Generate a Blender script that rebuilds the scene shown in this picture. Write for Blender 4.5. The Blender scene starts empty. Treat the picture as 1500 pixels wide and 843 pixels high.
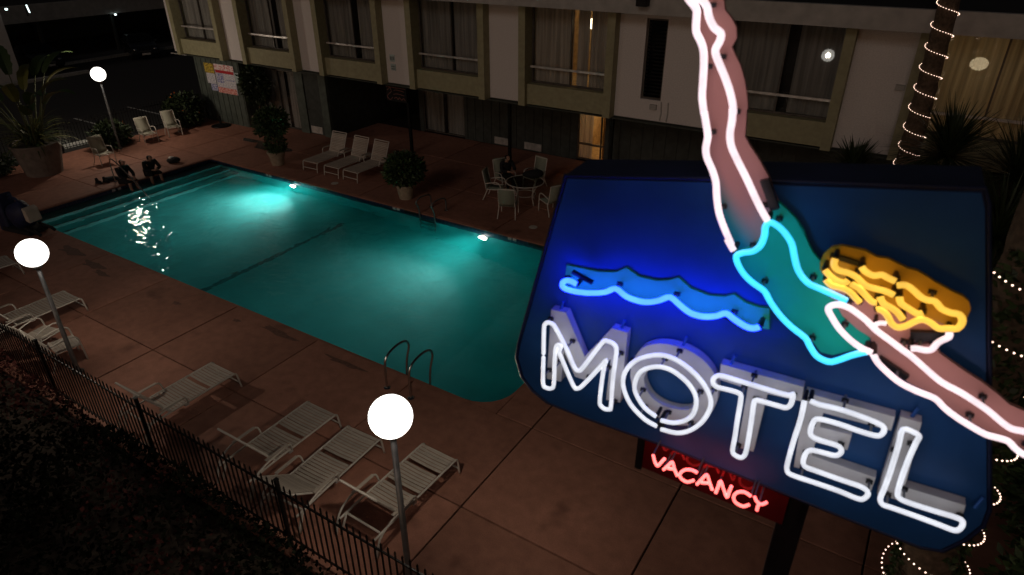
import bpy, bmesh, math, random
from mathutils import Vector, Matrix, Euler
random.seed(7)
PI = math.pi
R = math.radians
scene = bpy.context.scene
COL = scene.collection

# ---------------------------------------------------------------- camera
cam_data = bpy.data.cameras.new('camera')
cam = bpy.data.objects.new('camera', cam_data)
COL.objects.link(cam)
cam_data.sensor_width = 36.0
cam_data.lens = 23.266
cam_data.dof.use_dof = True
cam_data.dof.focus_distance = 16.0
cam_data.dof.aperture_fstop = 1.5
cam_data.clip_start = 0.05
cam_data.clip_end = 2000
_p, _y, _r = R(28.867), R(32.4025), R(-0.1767)
_f = Vector((-math.sin(_y) * math.cos(_p), math.cos(_y) * math.cos(_p), -math.sin(_p)))
_rt = Vector((math.cos(_y), math.sin(_y), 0))
_up = _rt.cross(_f)
_rt2 = math.cos(_r) * _rt + math.sin(_r) * _up
_up2 = -math.sin(_r) * _rt + math.cos(_r) * _up
cam.matrix_world = Matrix(((_rt2.x, _up2.x, -_f.x, 0.0), (_rt2.y, _up2.y, -_f.y, 0.0), (_rt2.z, _up2.z, -_f.z, 8.0), (0, 0, 0, 1)))
scene.camera = cam

# ---------------------------------------------------------------- night sky and a faint sun added as fill, standing in for film lights
world = bpy.data.worlds.new('World')
scene.world = world
world.use_nodes = True
wn = world.node_tree
sky = wn.nodes.new('ShaderNodeTexSky')
sky.sky_type = 'NISHITA'
sky.sun_disc = False
sky.sun_elevation = R(12)
sky.sun_rotation = R(175)
sky.dust_density = 3.0
bg = wn.nodes['Background']
bg.inputs['Strength'].default_value = 0.0048
tint = wn.nodes.new('ShaderNodeMix')
tint.data_type = 'RGBA'
tint.blend_type = 'MULTIPLY'
tint.inputs[0].default_value = 1.0
tint.inputs[7].default_value = (1.34, 0.95, 0.80, 1)
wn.links.new(sky.outputs[0], tint.inputs[6])
wn.links.new(tint.outputs[2], bg.inputs['Color'])

fill_sun_data = bpy.data.lights.new('fill_sun', 'SUN')
fill_sun_data.energy = 0.115
fill_sun_data.angle = R(14)
fill_sun_data.color = (1.0, 0.92, 0.85)
fill_sun = bpy.data.objects.new('fill_sun', fill_sun_data)
fill_sun.rotation_euler = Vector((-0.08, 0.88, -0.44)).to_track_quat('-Z', 'Y').to_euler()
COL.objects.link(fill_sun)

vs = scene.view_settings
vs.view_transform = 'Standard'
vs.look = 'None'
vs.exposure = 0.0
vs.gamma = 1.0
scene.render.engine = 'CYCLES'
cy = scene.cycles
cy.use_denoising = True
cy.max_bounces = 10
cy.diffuse_bounces = 5
cy.glossy_bounces = 3
cy.transmission_bounces = 6
cy.transparent_max_bounces = 12
cy.volume_bounces = 4
cy.caustics_reflective = False
cy.caustics_refractive = False
cy.sample_clamp_indirect = 3.0
cy.use_light_tree = True
scene.render.filter_size = 1.9

# ---------------------------------------------------------------- materials
def new_mat(name):
    m = bpy.data.materials.new(name)
    m.use_nodes = True
    return m, m.node_tree, m.node_tree.nodes['Principled BSDF']

def pmat(name, col, rough=0.6, metal=0.0, var=0.25, scale=6.0, bump=0.0, spec=0.4, rand=0.0, detail=5.0):
    m, nt, b = new_mat(name)
    b.inputs['Roughness'].default_value = rough
    b.inputs['Metallic'].default_value = metal
    b.inputs['Specular IOR Level'].default_value = spec
    tc = nt.nodes.new('ShaderNodeTexCoord')
    no = nt.nodes.new('ShaderNodeTexNoise')
    no.inputs['Scale'].default_value = scale
    no.inputs['Detail'].default_value = detail
    nt.links.new(tc.outputs['Object'], no.inputs['Vector'])
    ra = nt.nodes.new('ShaderNodeValToRGB')
    ra.color_ramp.elements[0].position = 0.3
    ra.color_ramp.elements[1].position = 0.7
    lo = [c * (1 - var) for c in col]
    hi = [min(1, c * (1 + var)) for c in col]
    ra.color_ramp.elements[0].color = (*lo, 1)
    ra.color_ramp.elements[1].color = (*hi, 1)
    nt.links.new(no.outputs['Fac'], ra.inputs['Fac'])
    out = ra.outputs['Color']
    if rand:
        oi = nt.nodes.new('ShaderNodeObjectInfo')
        mr = nt.nodes.new('ShaderNodeMapRange')
        mr.inputs['To Min'].default_value = 1 - rand
        mr.inputs['To Max'].default_value = 1 + rand
        nt.links.new(oi.outputs['Random'], mr.inputs['Value'])
        hs = nt.nodes.new('ShaderNodeHueSaturation')
        nt.links.new(mr.outputs[0], hs.inputs['Value'])
        nt.links.new(out, hs.inputs['Color'])
        out = hs.outputs['Color']
    nt.links.new(out, b.inputs['Base Color'])
    if bump:
        bp = nt.nodes.new('ShaderNodeBump')
        bp.inputs['Strength'].default_value = bump
        bp.inputs['Distance'].default_value = 0.02
        nt.links.new(no.outputs['Fac'], bp.inputs['Height'])
        nt.links.new(bp.outputs[0], b.inputs['Normal'])
    return m

def emat(name, col, strength, base=(0.8, 0.8, 0.8), sample=True, uneven=0.0):
    m, nt, b = new_mat(name)
    b.inputs['Base Color'].default_value = (*base, 1)
    b.inputs['Roughness'].default_value = 0.3
    b.inputs['Emission Color'].default_value = (*col, 1)
    b.inputs['Emission Strength'].default_value = strength
    if uneven:
        tc = nt.nodes.new('ShaderNodeTexCoord'); no = nt.nodes.new('ShaderNodeTexNoise'); no.inputs['Scale'].default_value = 9.0; no.inputs['Detail'].default_value = 3.0
        mr = nt.nodes.new('ShaderNodeMapRange'); mr.inputs['From Min'].default_value = .3; mr.inputs['From Max'].default_value = .7
        mr.inputs['To Min'].default_value = strength * (1 - uneven); mr.inputs['To Max'].default_value = strength * (1 + uneven)
        nt.links.new(tc.outputs['Object'], no.inputs['Vector']); nt.links.new(no.outputs['Fac'], mr.inputs['Value']); nt.links.new(mr.outputs[0], b.inputs['Emission Strength'])
    if not sample:
        m.cycles.emission_sampling = 'NONE'
    return m

def concrete_mat():
    m, nt, b = new_mat('tinted_concrete')
    N = nt.nodes.new
    L = nt.links.new
    tc = N('ShaderNodeTexCoord')
    geo = N('ShaderNodeNewGeometry')
    def noise(sc, det=6.0, vec=None):
        n = N('ShaderNodeTexNoise'); n.inputs['Scale'].default_value = sc; n.inputs['Detail'].default_value = det
        L(vec or geo.outputs['Position'], n.inputs['Vector']); return n
    n1 = noise(0.55); n2 = noise(5.0); n3 = noise(60.0, 3); n4 = noise(1.3, 3)
    r1 = N('ShaderNodeValToRGB')
    r1.color_ramp.elements[0].position = 0.3; r1.color_ramp.elements[0].color = (0.295, 0.132, 0.090, 1)
    r1.color_ramp.elements[1].position = 0.72; r1.color_ramp.elements[1].color = (0.415, 0.190, 0.132, 1)
    L(n1.outputs['Fac'], r1.inputs['Fac'])
    oi = N('ShaderNodeObjectInfo')
    mr = N('ShaderNodeMapRange'); mr.inputs['To Min'].default_value = 0.88; mr.inputs['To Max'].default_value = 1.1
    L(oi.outputs['Random'], mr.inputs['Value'])
    mr2 = N('ShaderNodeMapRange'); mr2.inputs['From Min'].default_value = 0.3; mr2.inputs['From Max'].default_value = 0.7; mr2.inputs['To Min'].default_value = 0.84; mr2.inputs['To Max'].default_value = 1.12
    L(n2.outputs['Fac'], mr2.inputs['Value'])
    mr3 = N('ShaderNodeMapRange'); mr3.inputs['From Min'].default_value = 0.3; mr3.inputs['From Max'].default_value = 0.7; mr3.inputs['To Min'].default_value = 0.86; mr3.inputs['To Max'].default_value = 1.12
    L(n3.outputs['Fac'], mr3.inputs['Value'])
    st = N('ShaderNodeMapRange'); st.inputs['From Min'].default_value = 0.62; st.inputs['From Max'].default_value = 0.74; st.inputs['To Min'].default_value = 1.0; st.inputs['To Max'].default_value = 0.66
    L(n4.outputs['Fac'], st.inputs['Value'])
    def mul(a, c):
        x = N('ShaderNodeMath'); x.operation = 'MULTIPLY'; L(a, x.inputs[0]); L(c, x.inputs[1]); return x.outputs[0]
    v = mul(mul(mul(mr.outputs[0], mr2.outputs[0]), mr3.outputs[0]), st.outputs[0])
    hs = N('ShaderNodeHueSaturation'); L(v, hs.inputs['Value']); L(r1.outputs['Color'], hs.inputs['Color'])
    L(hs.outputs['Color'], b.inputs['Base Color'])
    b.inputs['Roughness'].default_value = 0.72
    b.inputs['Specular IOR Level'].default_value = 0.3
    bp = N('ShaderNodeBump'); bp.inputs['Strength'].default_value = 0.35; bp.inputs['Distance'].default_value = 0.01
    L(n3.outputs['Fac'], bp.inputs['Height']); L(bp.outputs[0], b.inputs['Normal'])
    return m

def leaf_mat(name, col, var=0.5, rough=0.5, spec=0.35):
    m, nt, b = new_mat(name)
    b.inputs['Roughness'].default_value = rough
    b.inputs['Specular IOR Level'].default_value = spec
    geo = nt.nodes.new('ShaderNodeNewGeometry')
    ra = nt.nodes.new('ShaderNodeValToRGB')
    ra.color_ramp.elements[0].color = (*[c * (1 - var) for c in col], 1)
    ra.color_ramp.elements[1].color = (*[c * (1 + var) for c in col], 1)
    nt.links.new(geo.outputs['Random Per Island'], ra.inputs['Fac'])
    nt.links.new(ra.outputs['Color'], b.inputs['Base Color'])
    return m

def curtain_mat(name, col, trans=0.42, sheer=0.0):
    m = bpy.data.materials.new(name); m.use_nodes = True
    nt = m.node_tree; nt.nodes.clear()
    N = nt.nodes.new
    o = N('ShaderNodeOutputMaterial'); mix = N('ShaderNodeMixShader'); d = N('ShaderNodeBsdfDiffuse'); t = N('ShaderNodeBsdfTranslucent')
    no = N('ShaderNodeTexNoise'); tc = N('ShaderNodeTexCoord'); mp = N('ShaderNodeMapping')
    mp.inputs['Scale'].default_value = (9, 9, 0.4)
    no.inputs['Scale'].default_value = 1.0
    ra = N('ShaderNodeValToRGB')
    ra.color_ramp.elements[0].color = (*[c * .6 for c in col], 1); ra.color_ramp.elements[1].color = (*col, 1)
    ra.color_ramp.elements[0].position = .35; ra.color_ramp.elements[1].position = .65
    nt.links.new(tc.outputs['Object'], mp.inputs['Vector']); nt.links.new(mp.outputs[0], no.inputs['Vector'])
    nt.links.new(no.outputs['Fac'], ra.inputs['Fac'])
    nt.links.new(ra.outputs[0], d.inputs['Color']); nt.links.new(ra.outputs[0], t.inputs['Color'])
    mix.inputs[0].default_value = trans
    nt.links.new(d.outputs[0], mix.inputs[1]); nt.links.new(t.outputs[0], mix.inputs[2]); 
    if sheer:
        tr = N('ShaderNodeBsdfTransparent'); mx2 = N('ShaderNodeMixShader'); mx2.inputs[0].default_value = sheer
        nt.links.new(mix.outputs[0], mx2.inputs[1]); nt.links.new(tr.outputs[0], mx2.inputs[2]); nt.links.new(mx2.outputs[0], o.inputs[0])
    else:
        nt.links.new(mix.outputs[0], o.inputs[0])
    return m

def pane_mat(name, tint=(0.9, 0.92, 0.92)):
    m = bpy.data.materials.new(name); m.use_nodes = True
    nt = m.node_tree; nt.nodes.clear()
    N = nt.nodes.new
    o = N('ShaderNodeOutputMaterial'); mix = N('ShaderNodeMixShader'); t = N('ShaderNodeBsdfTransparent'); g = N('ShaderNodeBsdfGlossy')
    lw = N('ShaderNodeLayerWeight'); lw.inputs['Blend'].default_value = 0.5
    pw = N('ShaderNodeMath'); pw.operation = 'POWER'; pw.inputs[1].default_value = 5.0
    ma = N('ShaderNodeMath'); ma.operation = 'MULTIPLY_ADD'; ma.inputs[1].default_value = 0.95; ma.inputs[2].default_value = 0.045
    t.inputs['Color'].default_value = (*tint, 1); g.inputs['Roughness'].default_value = 0.02
    nt.links.new(lw.outputs['Facing'], pw.inputs[0]); nt.links.new(pw.outputs[0], ma.inputs[0]); nt.links.new(ma.outputs[0], mix.inputs[0])
    nt.links.new(t.outputs[0], mix.inputs[1]); nt.links.new(g.outputs[0], mix.inputs[2]); nt.links.new(mix.outputs[0], o.inputs[0])
    return m

def brick_mat(name, c1, c2, mortar, w, h, rough=0.3):
    m, nt, b = new_mat(name)
    br = nt.nodes.new('ShaderNodeTexBrick'); tc = nt.nodes.new('ShaderNodeTexCoord')
    br.offset = 0.0
    br.inputs['Color1'].default_value = (*c1, 1); br.inputs['Color2'].default_value = (*c2, 1); br.inputs['Mortar'].default_value = (*mortar, 1)
    br.inputs['Scale'].default_value = 1.0; br.inputs['Brick Width'].default_value = w; br.inputs['Row Height'].default_value = h; br.inputs['Mortar Size'].default_value = 0.006
    sx = nt.nodes.new('ShaderNodeSeparateXYZ'); cx = nt.nodes.new('ShaderNodeCombineXYZ'); ad = nt.nodes.new('ShaderNodeMath')
    nt.links.new(tc.outputs['Object'], sx.inputs[0]); nt.links.new(sx.outputs[0], ad.inputs[0]); nt.links.new(sx.outputs[1], ad.inputs[1])
    nt.links.new(ad.outputs[0], cx.inputs[0]); nt.links.new(sx.outputs[2], cx.inputs[1]); nt.links.new(cx.outputs[0], br.inputs['Vector'])
    nt.links.new(br.outputs['Color'], b.inputs['Base Color']); b.inputs['Roughness'].default_value = rough
    return m

def water_mat():
    m = bpy.data.materials.new('pool_water'); m.use_nodes = True
    nt = m.node_tree; nt.nodes.clear()
    N = nt.nodes.new; L = nt.links.new
    o = N('ShaderNodeOutputMaterial')
    g = N('ShaderNodeBsdfRefraction'); g.inputs['IOR'].default_value = 1.33; g.inputs['Roughness'].default_value = 0.0
    gl = N('ShaderNodeBsdfGlossy'); gl.inputs['Roughness'].default_value = 0.015
    fr = N('ShaderNodeFresnel'); fr.inputs['IOR'].default_value = 1.33
    mix = N('ShaderNodeMixShader')
    geo = N('ShaderNodeNewGeometry')
    n1 = N('ShaderNodeTexNoise'); n1.inputs['Scale'].default_value = 2.1; n1.inputs['Detail'].default_value = 2.0; n1.inputs['Distortion'].default_value = 0.6
    n2 = N('ShaderNodeTexNoise'); n2.inputs['Scale'].default_value = 6.0; n2.inputs['Detail'].default_value = 1.0
    L(geo.outputs['Position'], n1.inputs['Vector']); L(geo.outputs['Position'], n2.inputs['Vector'])
    mx = N('ShaderNodeMath'); mx.operation = 'MULTIPLY_ADD'; mx.inputs[1].default_value = 0.22
    L(n2.outputs['Fac'], mx.inputs[0]); L(n1.outputs['Fac'], mx.inputs[2])
    bp = N('ShaderNodeBump'); bp.inputs['Strength'].default_value = 1.0; bp.inputs['Distance'].default_value = WAVE
    L(mx.outputs[0], bp.inputs['Height'])
    for s in (g, gl, fr): L(bp.outputs[0], s.inputs['Normal'])
    L(fr.outputs[0], mix.inputs[0]); L(g.outputs[0], mix.inputs[1]); L(gl.outputs[0], mix.inputs[2]); L(mix.outputs[0], o.inputs['Surface'])
    vs_ = N('ShaderNodeVolumeScatter'); vs_.inputs['Color'].default_value = (0.03, 0.93, 0.93, 1); vs_.inputs['Density'].default_value = WSCAT; vs_.inputs['Anisotropy'].default_value = 0.15
    va = N('ShaderNodeVolumeAbsorption'); va.inputs['Color'].default_value = (0.0, 0.72, 0.76, 1); va.inputs['Density'].default_value = WABS
    ad = N('ShaderNodeAddShader'); L(vs_.outputs[0], ad.inputs[0]); L(va.outputs[0], ad.inputs[1]); L(ad.outputs[0], o.inputs['Volume'])
    return m
WAVE = 0.034; WSCAT = 0.22; WABS = 0.075

# ---------------------------------------------------------------- mesh helpers
class MB:
    def __init__(s): s.v = []; s.f = []
    def add(s, vs, fs):
        o = len(s.v); s.v += [tuple(v) for v in vs]; s.f += [tuple(i + o for i in f) for f in fs]; return s
    def box(s, x0, x1, y0, y1, z0, z1):
        v = [(x0, y0, z0), (x1, y0, z0), (x1, y1, z0), (x0, y1, z0), (x0, y0, z1), (x1, y0, z1), (x1, y1, z1), (x0, y1, z1)]
        return s.add(v, [(3, 2, 1, 0), (4, 5, 6, 7), (0, 1, 5, 4), (1, 2, 6, 5), (2, 3, 7, 6), (3, 0, 4, 7)])
    def obox(s, c, size, m):
        h = [k / 2 for k in size]
        v = [Vector(c) + m @ Vector((a * h[0], b * h[1], d * h[2])) for a, b, d in ((-1, -1, -1), (1, -1, -1), (1, 1, -1), (-1, 1, -1), (-1, -1, 1), (1, -1, 1), (1, 1, 1), (-1, 1, 1))]
        return s.add(v, [(3, 2, 1, 0), (4, 5, 6, 7), (0, 1, 5, 4), (1, 2, 6, 5), (2, 3, 7, 6), (3, 0, 4, 7)])
    def tube(s, pts, r, n=8, closed=False, cap=True):
        P = [Vector(p) for p in pts]; K = len(P); o = []
        rr = r if isinstance(r, (list, tuple)) else [r] * K
        ref = None
        for i in range(K):
            if closed: t = P[(i + 1) % K] - P[i - 1]
            else: t = P[min(i + 1, K - 1)] - P[max(i - 1, 0)]
            t.normalize()
            if ref is None: ref = Vector((0, 0, 1)) if abs(t.z) < 0.9 else Vector((1, 0, 0))
            a = t.cross(ref); a.normalize(); ref = a.cross(t)
            for k in range(n):
                q = 2 * PI * k / n
                o.append(P[i] + (a * math.cos(q) + ref * math.sin(q)) * rr[i])
        f = []
        for i in range(K if closed else K - 1):
            j = (i + 1) % K
            for k in range(n):
                k2 = (k + 1) % n
                f.append((i * n + k, j * n + k, j * n + k2, i * n + k2))
        if not closed and cap:
            f.append(tuple(range(n))); f.append(tuple(range((K - 1) * n + n - 1, (K - 1) * n - 1, -1)))
        return s.add(o, f)
    def lathe(s, prof, c=(0, 0, 0), n=20):
        o = []; f = []
        for r, z in prof:
            for k in range(n):
                a = 2 * PI * k / n; o.append((c[0] + r * math.cos(a), c[1] + r * math.sin(a), c[2] + z))
        for i in range(len(prof) - 1):
            for k in range(n):
                k2 = (k + 1) % n; f.append((i * n + k, i * n + k2, (i + 1) * n + k2, (i + 1) * n + k))
        if prof[0][0] > 1e-4: f.append(tuple(range(n - 1, -1, -1)))
        if prof[-1][0] > 1e-4: f.append(tuple(range((len(prof) - 1) * n, len(prof) * n)))
        return s.add(o, f)
    def sphere(s, c, r, n=16, m=10, sz=1.0):
        return s.lathe([(max(1e-5, r * math.sin(PI * i / m)), -r * sz * math.cos(PI * i / m)) for i in range(m + 1)], c, n)
    def quad(s, a, b, c, d): return s.add([a, b, c, d], [(0, 1, 2, 3)])
    def mesh(s, name, smooth=False):
        me = bpy.data.meshes.new(name); me.from_pydata(s.v, [], s.f); me.update()
        if smooth: me.polygons.foreach_set('use_smooth', [True] * len(me.polygons))
        return me
    def build(s, name, mat, parent=None, smooth=False, bevel=0.0):
        me = s.mesh(name, smooth)
        if mat: me.materials.append(mat)
        o = bpy.data.objects.new(name, me); COL.objects.link(o)
        if parent: o.parent = parent
        if bevel:
            b = o.modifiers.new('bevel', 'BEVEL'); b.width = bevel; b.segments = 2; b.limit_method = 'ANGLE'
        return o

def obj(name, me, parent=None, loc=None, rot=None):
    o = bpy.data.objects.new(name, me); COL.objects.link(o)
    if parent: o.parent = parent
    if loc: o.location = loc
    if rot: o.rotation_euler = rot
    return o
def tag(o, label=None, cat=None, group=None, kind=None):
    if label: o['label'] = label
    if cat: o['category'] = cat
    if group: o['group'] = group
    if kind: o['kind'] = kind
    return o
def thing(name, loc, rz, label, cat, group=None):
    o = bpy.data.objects.new(name, None); o.empty_display_size = 0.2
    COL.objects.link(o); o.location = loc; o.rotation_euler = (0, 0, rz)
    return tag(o, label, cat, group)
def copy_tree(o, parent=None):
    c = o.copy(); COL.objects.link(c); c.parent = parent
    for ch in list(o.children): copy_tree(ch, c)
    return c
def place(o, loc, rz, label=None):
    o.location = loc; o.rotation_euler = (0, 0, rz)
    if label: o['label'] = label
    return o
def smooth_path(pts, step, closed=False):
    """Catmull-Rom through 2D/3D points, resampled."""
    P = [Vector(p) for p in pts]; K = len(P); out = []
    for i in range(K if closed else K - 1):
        if closed: a, b, c, d = P[i - 1], P[i], P[(i + 1) % K], P[(i + 2) % K]
        else: a, b, c, d = P[max(i - 1, 0)], P[i], P[i + 1], P[min(i + 2, K - 1)]
        n = max(3, int((c - b).length / step))
        for k in range(n):
            t = k / n
            out.append(0.5 * ((2 * b) + (c - a) * t + (2 * a - 5 * b + 4 * c - d) * t * t + (3 * b - a - 3 * c + d) * t ** 3))
    if not closed: out.append(P[-1])
    return out
def prism_mesh(name, poly, d0, d1, mat, hole=None, bev=0.0):
    """2D polygon (u, z) in the plane, extruded from y=d0 (front) to y=d1 (back)."""
    bm = bmesh.new()
    def ring(p, y): return [bm.verts.new((a, y, b)) for a, b in p]
    if hole:
        K = len(poly)
        def ang_resample(p, n=48):
            cx = sum(a for a, b in p) / len(p); cz = sum(b for a, b in p) / len(p)
            P = smooth_path([(a, b, 0) for a, b in p], 0.02, True)
            P = [(q.x, q.y) for q in P]
            P.sort(key=lambda q: math.atan2(q[1] - cz, q[0] - cx))
            res = []
            for k in range(n):
                t = -PI + 2 * PI * k / n
                best = min(P, key=lambda q: abs((math.atan2(q[1] - cz, q[0] - cx) - t + PI) % (2 * PI) - PI)); res.append(best)
            return res
        A = ang_resample(poly); B = ang_resample(hole); n = len(A)
        af, ab, bf, bb = ring(A, d0), ring(A, d1), ring(B, d0), ring(B, d1)
        for i in range(n):
            j = (i + 1) % n
            for q in ((af[i], af[j], bf[j], bf[i]), (ab[j], ab[i], bb[i], bb[j]), (af[j], af[i], ab[i], ab[j]), (bf[i], bf[j], bb[j], bb[i])):
                try: bm.faces.new(q)
                except ValueError: pass
    else:
        n = len(poly)
        fr, bk = ring(poly, d0), ring(poly, d1)
        f1 = bm.faces.new(fr); f2 = bm.faces.new(bk[::-1]); f1.normal_update(); f2.normal_update()
        for i in range(n):
            j = (i + 1) % n
            bm.faces.new((fr[j], fr[i], bk[i], bk[j]))
        bmesh.ops.triangulate(bm, faces=[f1, f2])
    bmesh.ops.recalc_face_normals(bm, faces=bm.faces)
    me = bpy.data.meshes.new(name); bm.to_mesh(me); bm.free()
    me.materials.append(mat)
    return me

M = {}
M['deck'] = concrete_mat()
M['joint'] = pmat('joint_grout', (0.02, 0.012, 0.01), 0.9)
M['asphalt'] = pmat('asphalt', (0.045, 0.043, 0.042), 0.85, scale=40, var=0.35, bump=0.3)
M['soil'] = pmat('soil', (0.05, 0.035, 0.025), 0.95, scale=12, var=0.4, bump=0.5)
M['kerb'] = pmat('kerb_paint', (0.42, 0.40, 0.38), 0.8, scale=9, var=0.3)
M['white_paint'] = pmat('road_paint', (0.6, 0.6, 0.58), 0.75, scale=14, var=0.35)
M['plaster'] = pmat('pool_plaster', (0.12, 0.70, 0.69), 0.7, scale=0.9, var=0.2, detail=3)  # broad mottle in the colour imitates cloudy ripple light on the pool floor
M['nosing'] = pmat('step_nosing', (0.10, 0.09, 0.08), 0.5)
M['navy_tile'] = brick_mat('navy_tile', (0.012, 0.02, 0.06), (0.02, 0.035, 0.09), (0.10, 0.11, 0.13), 0.15, 0.15)
M['black_tile'] = pmat('black_tile', (0.008, 0.01, 0.012), 0.35)
M['water'] = water_mat()
M['stucco'] = pmat('white_stucco', (0.70, 0.65, 0.63), 0.9, scale=30, var=0.1, bump=0.25)
M['olive'] = pmat('olive_paint', (0.33, 0.305, 0.185), 0.7, scale=8, var=0.12)
M['fascia'] = pmat('fascia_paint', (0.42, 0.40, 0.38), 0.85, scale=3, var=0.15)
M['green_board'] = pmat('green_boards', (0.085, 0.10, 0.085), 0.75, scale=5, var=0.25)
M['dark_board'] = pmat('dark_boards', (0.05, 0.055, 0.05), 0.8, scale=5, var=0.25)
M['roof'] = pmat('roof_gravel', (0.02, 0.02, 0.02), 0.95, scale=30, var=0.3)
M['soffit'] = pmat('soffit_paint', (0.05, 0.055, 0.045), 0.8)
M['frame'] = pmat('window_frame', (0.10, 0.085, 0.075), 0.5, metal=0.3)
M['rail'] = pmat('rail_metal', (0.62, 0.58, 0.55), 0.4, metal=0.4)
M['curtain'] = curtain_mat('curtain_cloth', (0.74, 0.66, 0.61))
M['curtain_thick'] = curtain_mat('curtain_thick', (0.68, 0.58, 0.50), 0.04)
M['curtain_warm'] = curtain_mat('curtain_linen', (0.66, 0.58, 0.42), sheer=0.06)
M['curtain_brown'] = curtain_mat('curtain_brown', (0.30, 0.17, 0.08))
M['pane'] = pane_mat('window_glass')
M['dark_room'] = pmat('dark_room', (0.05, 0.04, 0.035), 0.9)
M['warm_room'] = pmat('warm_room', (0.62, 0.46, 0.26), 0.85)
M['black_metal'] = pmat('black_iron', (0.012, 0.011, 0.011), 0.45, metal=0.5)
M['steel'] = pmat('stainless', (0.55, 0.54, 0.52), 0.22, metal=1.0, var=0.1)
M['post_metal'] = pmat('grey_post', (0.20, 0.19, 0.185), 0.42, metal=0.6)
M['pole_dark'] = pmat('sign_pole_paint', (0.022, 0.018, 0.022), 0.35, metal=0.3)
M['vinyl'] = pmat('vinyl_strap', (0.45, 0.385, 0.325), 0.55, var=0.12, rand=0.1)
M['alu_white'] = pmat('white_aluminium', (0.58, 0.53, 0.47), 0.4, var=0.1)
M['sling'] = pmat('sling_mesh', (0.40, 0.38, 0.30), 0.75, scale=120, var=0.2)
M['terracotta'] = pmat('planter_clay', (0.36, 0.29, 0.21), 0.8, scale=9, var=0.2)
M['pot_grey'] = pmat('planter_grey', (0.18, 0.15, 0.13), 0.85, scale=5, var=0.25)
M['leaf'] = leaf_mat('leaf_green', (0.042, 0.07, 0.022))
M['leaf_dark'] = leaf_mat('leaf_dark', (0.03, 0.045, 0.018))
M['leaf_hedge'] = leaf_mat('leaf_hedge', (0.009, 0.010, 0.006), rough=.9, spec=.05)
M['leaf_bloom'] = leaf_mat('bougainvillea', (0.075, 0.025, 0.022), 0.55, .9, .05)
M['leaf_yellow'] = leaf_mat('leaf_yellow', (0.15, 0.15, 0.035))
M['bloom_orange'] = leaf_mat('bloom_orange', (0.55, 0.12, 0.02), 0.3)
M['bark'] = pmat('palm_bark', (0.11, 0.075, 0.05), 0.9, scale=18, var=0.4, bump=0.6)
M['stem'] = pmat('plant_stem', (0.09, 0.10, 0.04), 0.7)
def globe_glass():
    m = bpy.data.materials.new('lamp_globe_glass'); m.use_nodes = True
    nt = m.node_tree; nt.nodes.clear(); N = nt.nodes.new
    o = N('ShaderNodeOutputMaterial'); a = N('ShaderNodeAddShader'); e = N('ShaderNodeEmission'); t = N('ShaderNodeBsdfTransparent')
    e.inputs['Color'].default_value = (1.0, 0.96, 0.90, 1); e.inputs['Strength'].default_value = 2.2
    t.inputs['Color'].default_value = (0.62, 0.60, 0.56, 1)
    nt.links.new(e.outputs[0], a.inputs[0]); nt.links.new(t.outputs[0], a.inputs[1]); nt.links.new(a.outputs[0], o.inputs[0])
    return m
M['globe'] = globe_glass()
M['bulb_hot'] = emat('lamp_bulb', (1.0, 0.90, 0.77), 300.0)
M['bulb_hotter'] = emat('lamp_bulb_strong', (1.0, 0.88, 0.74), 560.0)
M['black_cloth'] = pmat('black_cloth', (0.012, 0.011, 0.013), 0.9, scale=20, var=0.3)
M['navy_cover'] = pmat('navy_vinyl_cover', (0.012, 0.016, 0.055), 0.6, scale=6, var=0.35)
M['skin'] = pmat('skin', (0.42, 0.24, 0.17), 0.55, var=0.08)
M['hair'] = pmat('dark_hair', (0.015, 0.011, 0.009), 0.6)
M['glass_top'] = pane_mat('table_glass', (0.75, 0.78, 0.74))
M['car_paint'] = pmat('car_paint', (0.035, 0.04, 0.045), 0.25, metal=0.6, spec=0.6)
M['car_glass'] = pmat('car_glass', (0.008, 0.009, 0.01), 0.06)
M['tyre'] = pmat('tyre', (0.012, 0.012, 0.012), 0.9)
M['chrome'] = pmat('chrome', (0.6, 0.6, 0.62), 0.12, metal=1.0)
# ---------------------------------------------------------------- ground, deck slabs
PX0, PX1, PY0, PY1 = -23.4, -5.44, 8.0, 14.92          # pool edge
WL = -0.14                                             # water level
# terrain: one sheet with a hole for the pool
g = MB()
B0, B1, B2, B3 = PX0 - .28, PX1 + .28, PY0 - .28, PY1 + .28
S = 600
for (x0, x1, y0, y1) in ((-S, B0, -S, S), (B1, S, -S, S), (B0, B1, -S, B2), (B0, B1, B3, S)):
    g.quad((x0, y0, -.16), (x1, y0, -.16), (x1, y1, -.16), (x0, y1, -.16))
tag(g.build('ground', M['asphalt']), kind='structure')

deck = thing('pool_deck', (0, 0, 0), 0, None, None); tag(deck, kind='structure')
bed = MB()
for (x0, x1, y0, y1) in ((-28.85, B0, 3.7, 24), (B1, 7, 3.7, 24), (B0, B1, 3.7, B2), (B0, B1, B3, 24)):
    bed.quad((x0, y0, -.045), (x1, y0, -.045), (x1, y1, -.045), (x0, y1, -.045))
bed.build('joint_bed', M['joint'], deck)
GAP = 0.014
slab_i = 0
def slab(x0, x1, y0, y1):
    global slab_i
    m = MB(); cx, cy_ = (x0 + x1) / 2, (y0 + y1) / 2
    hx, hy = (x1 - x0) / 2 - GAP, (y1 - y0) / 2 - GAP
    m.box(-hx, hx, -hy, hy, -.10, 0)
    o = m.build('slab', M['deck'], deck, bevel=.008)
    o.location = (cx, cy_, random.uniform(-.003, .003))
    return o
XL = [-28.85, -25.22, PX0 + .0, -20.99, -18.27, -15.55, -12.83, -10.11, -7.39, -4.66, -1.9, .82, 3.5, 6.3]
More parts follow.
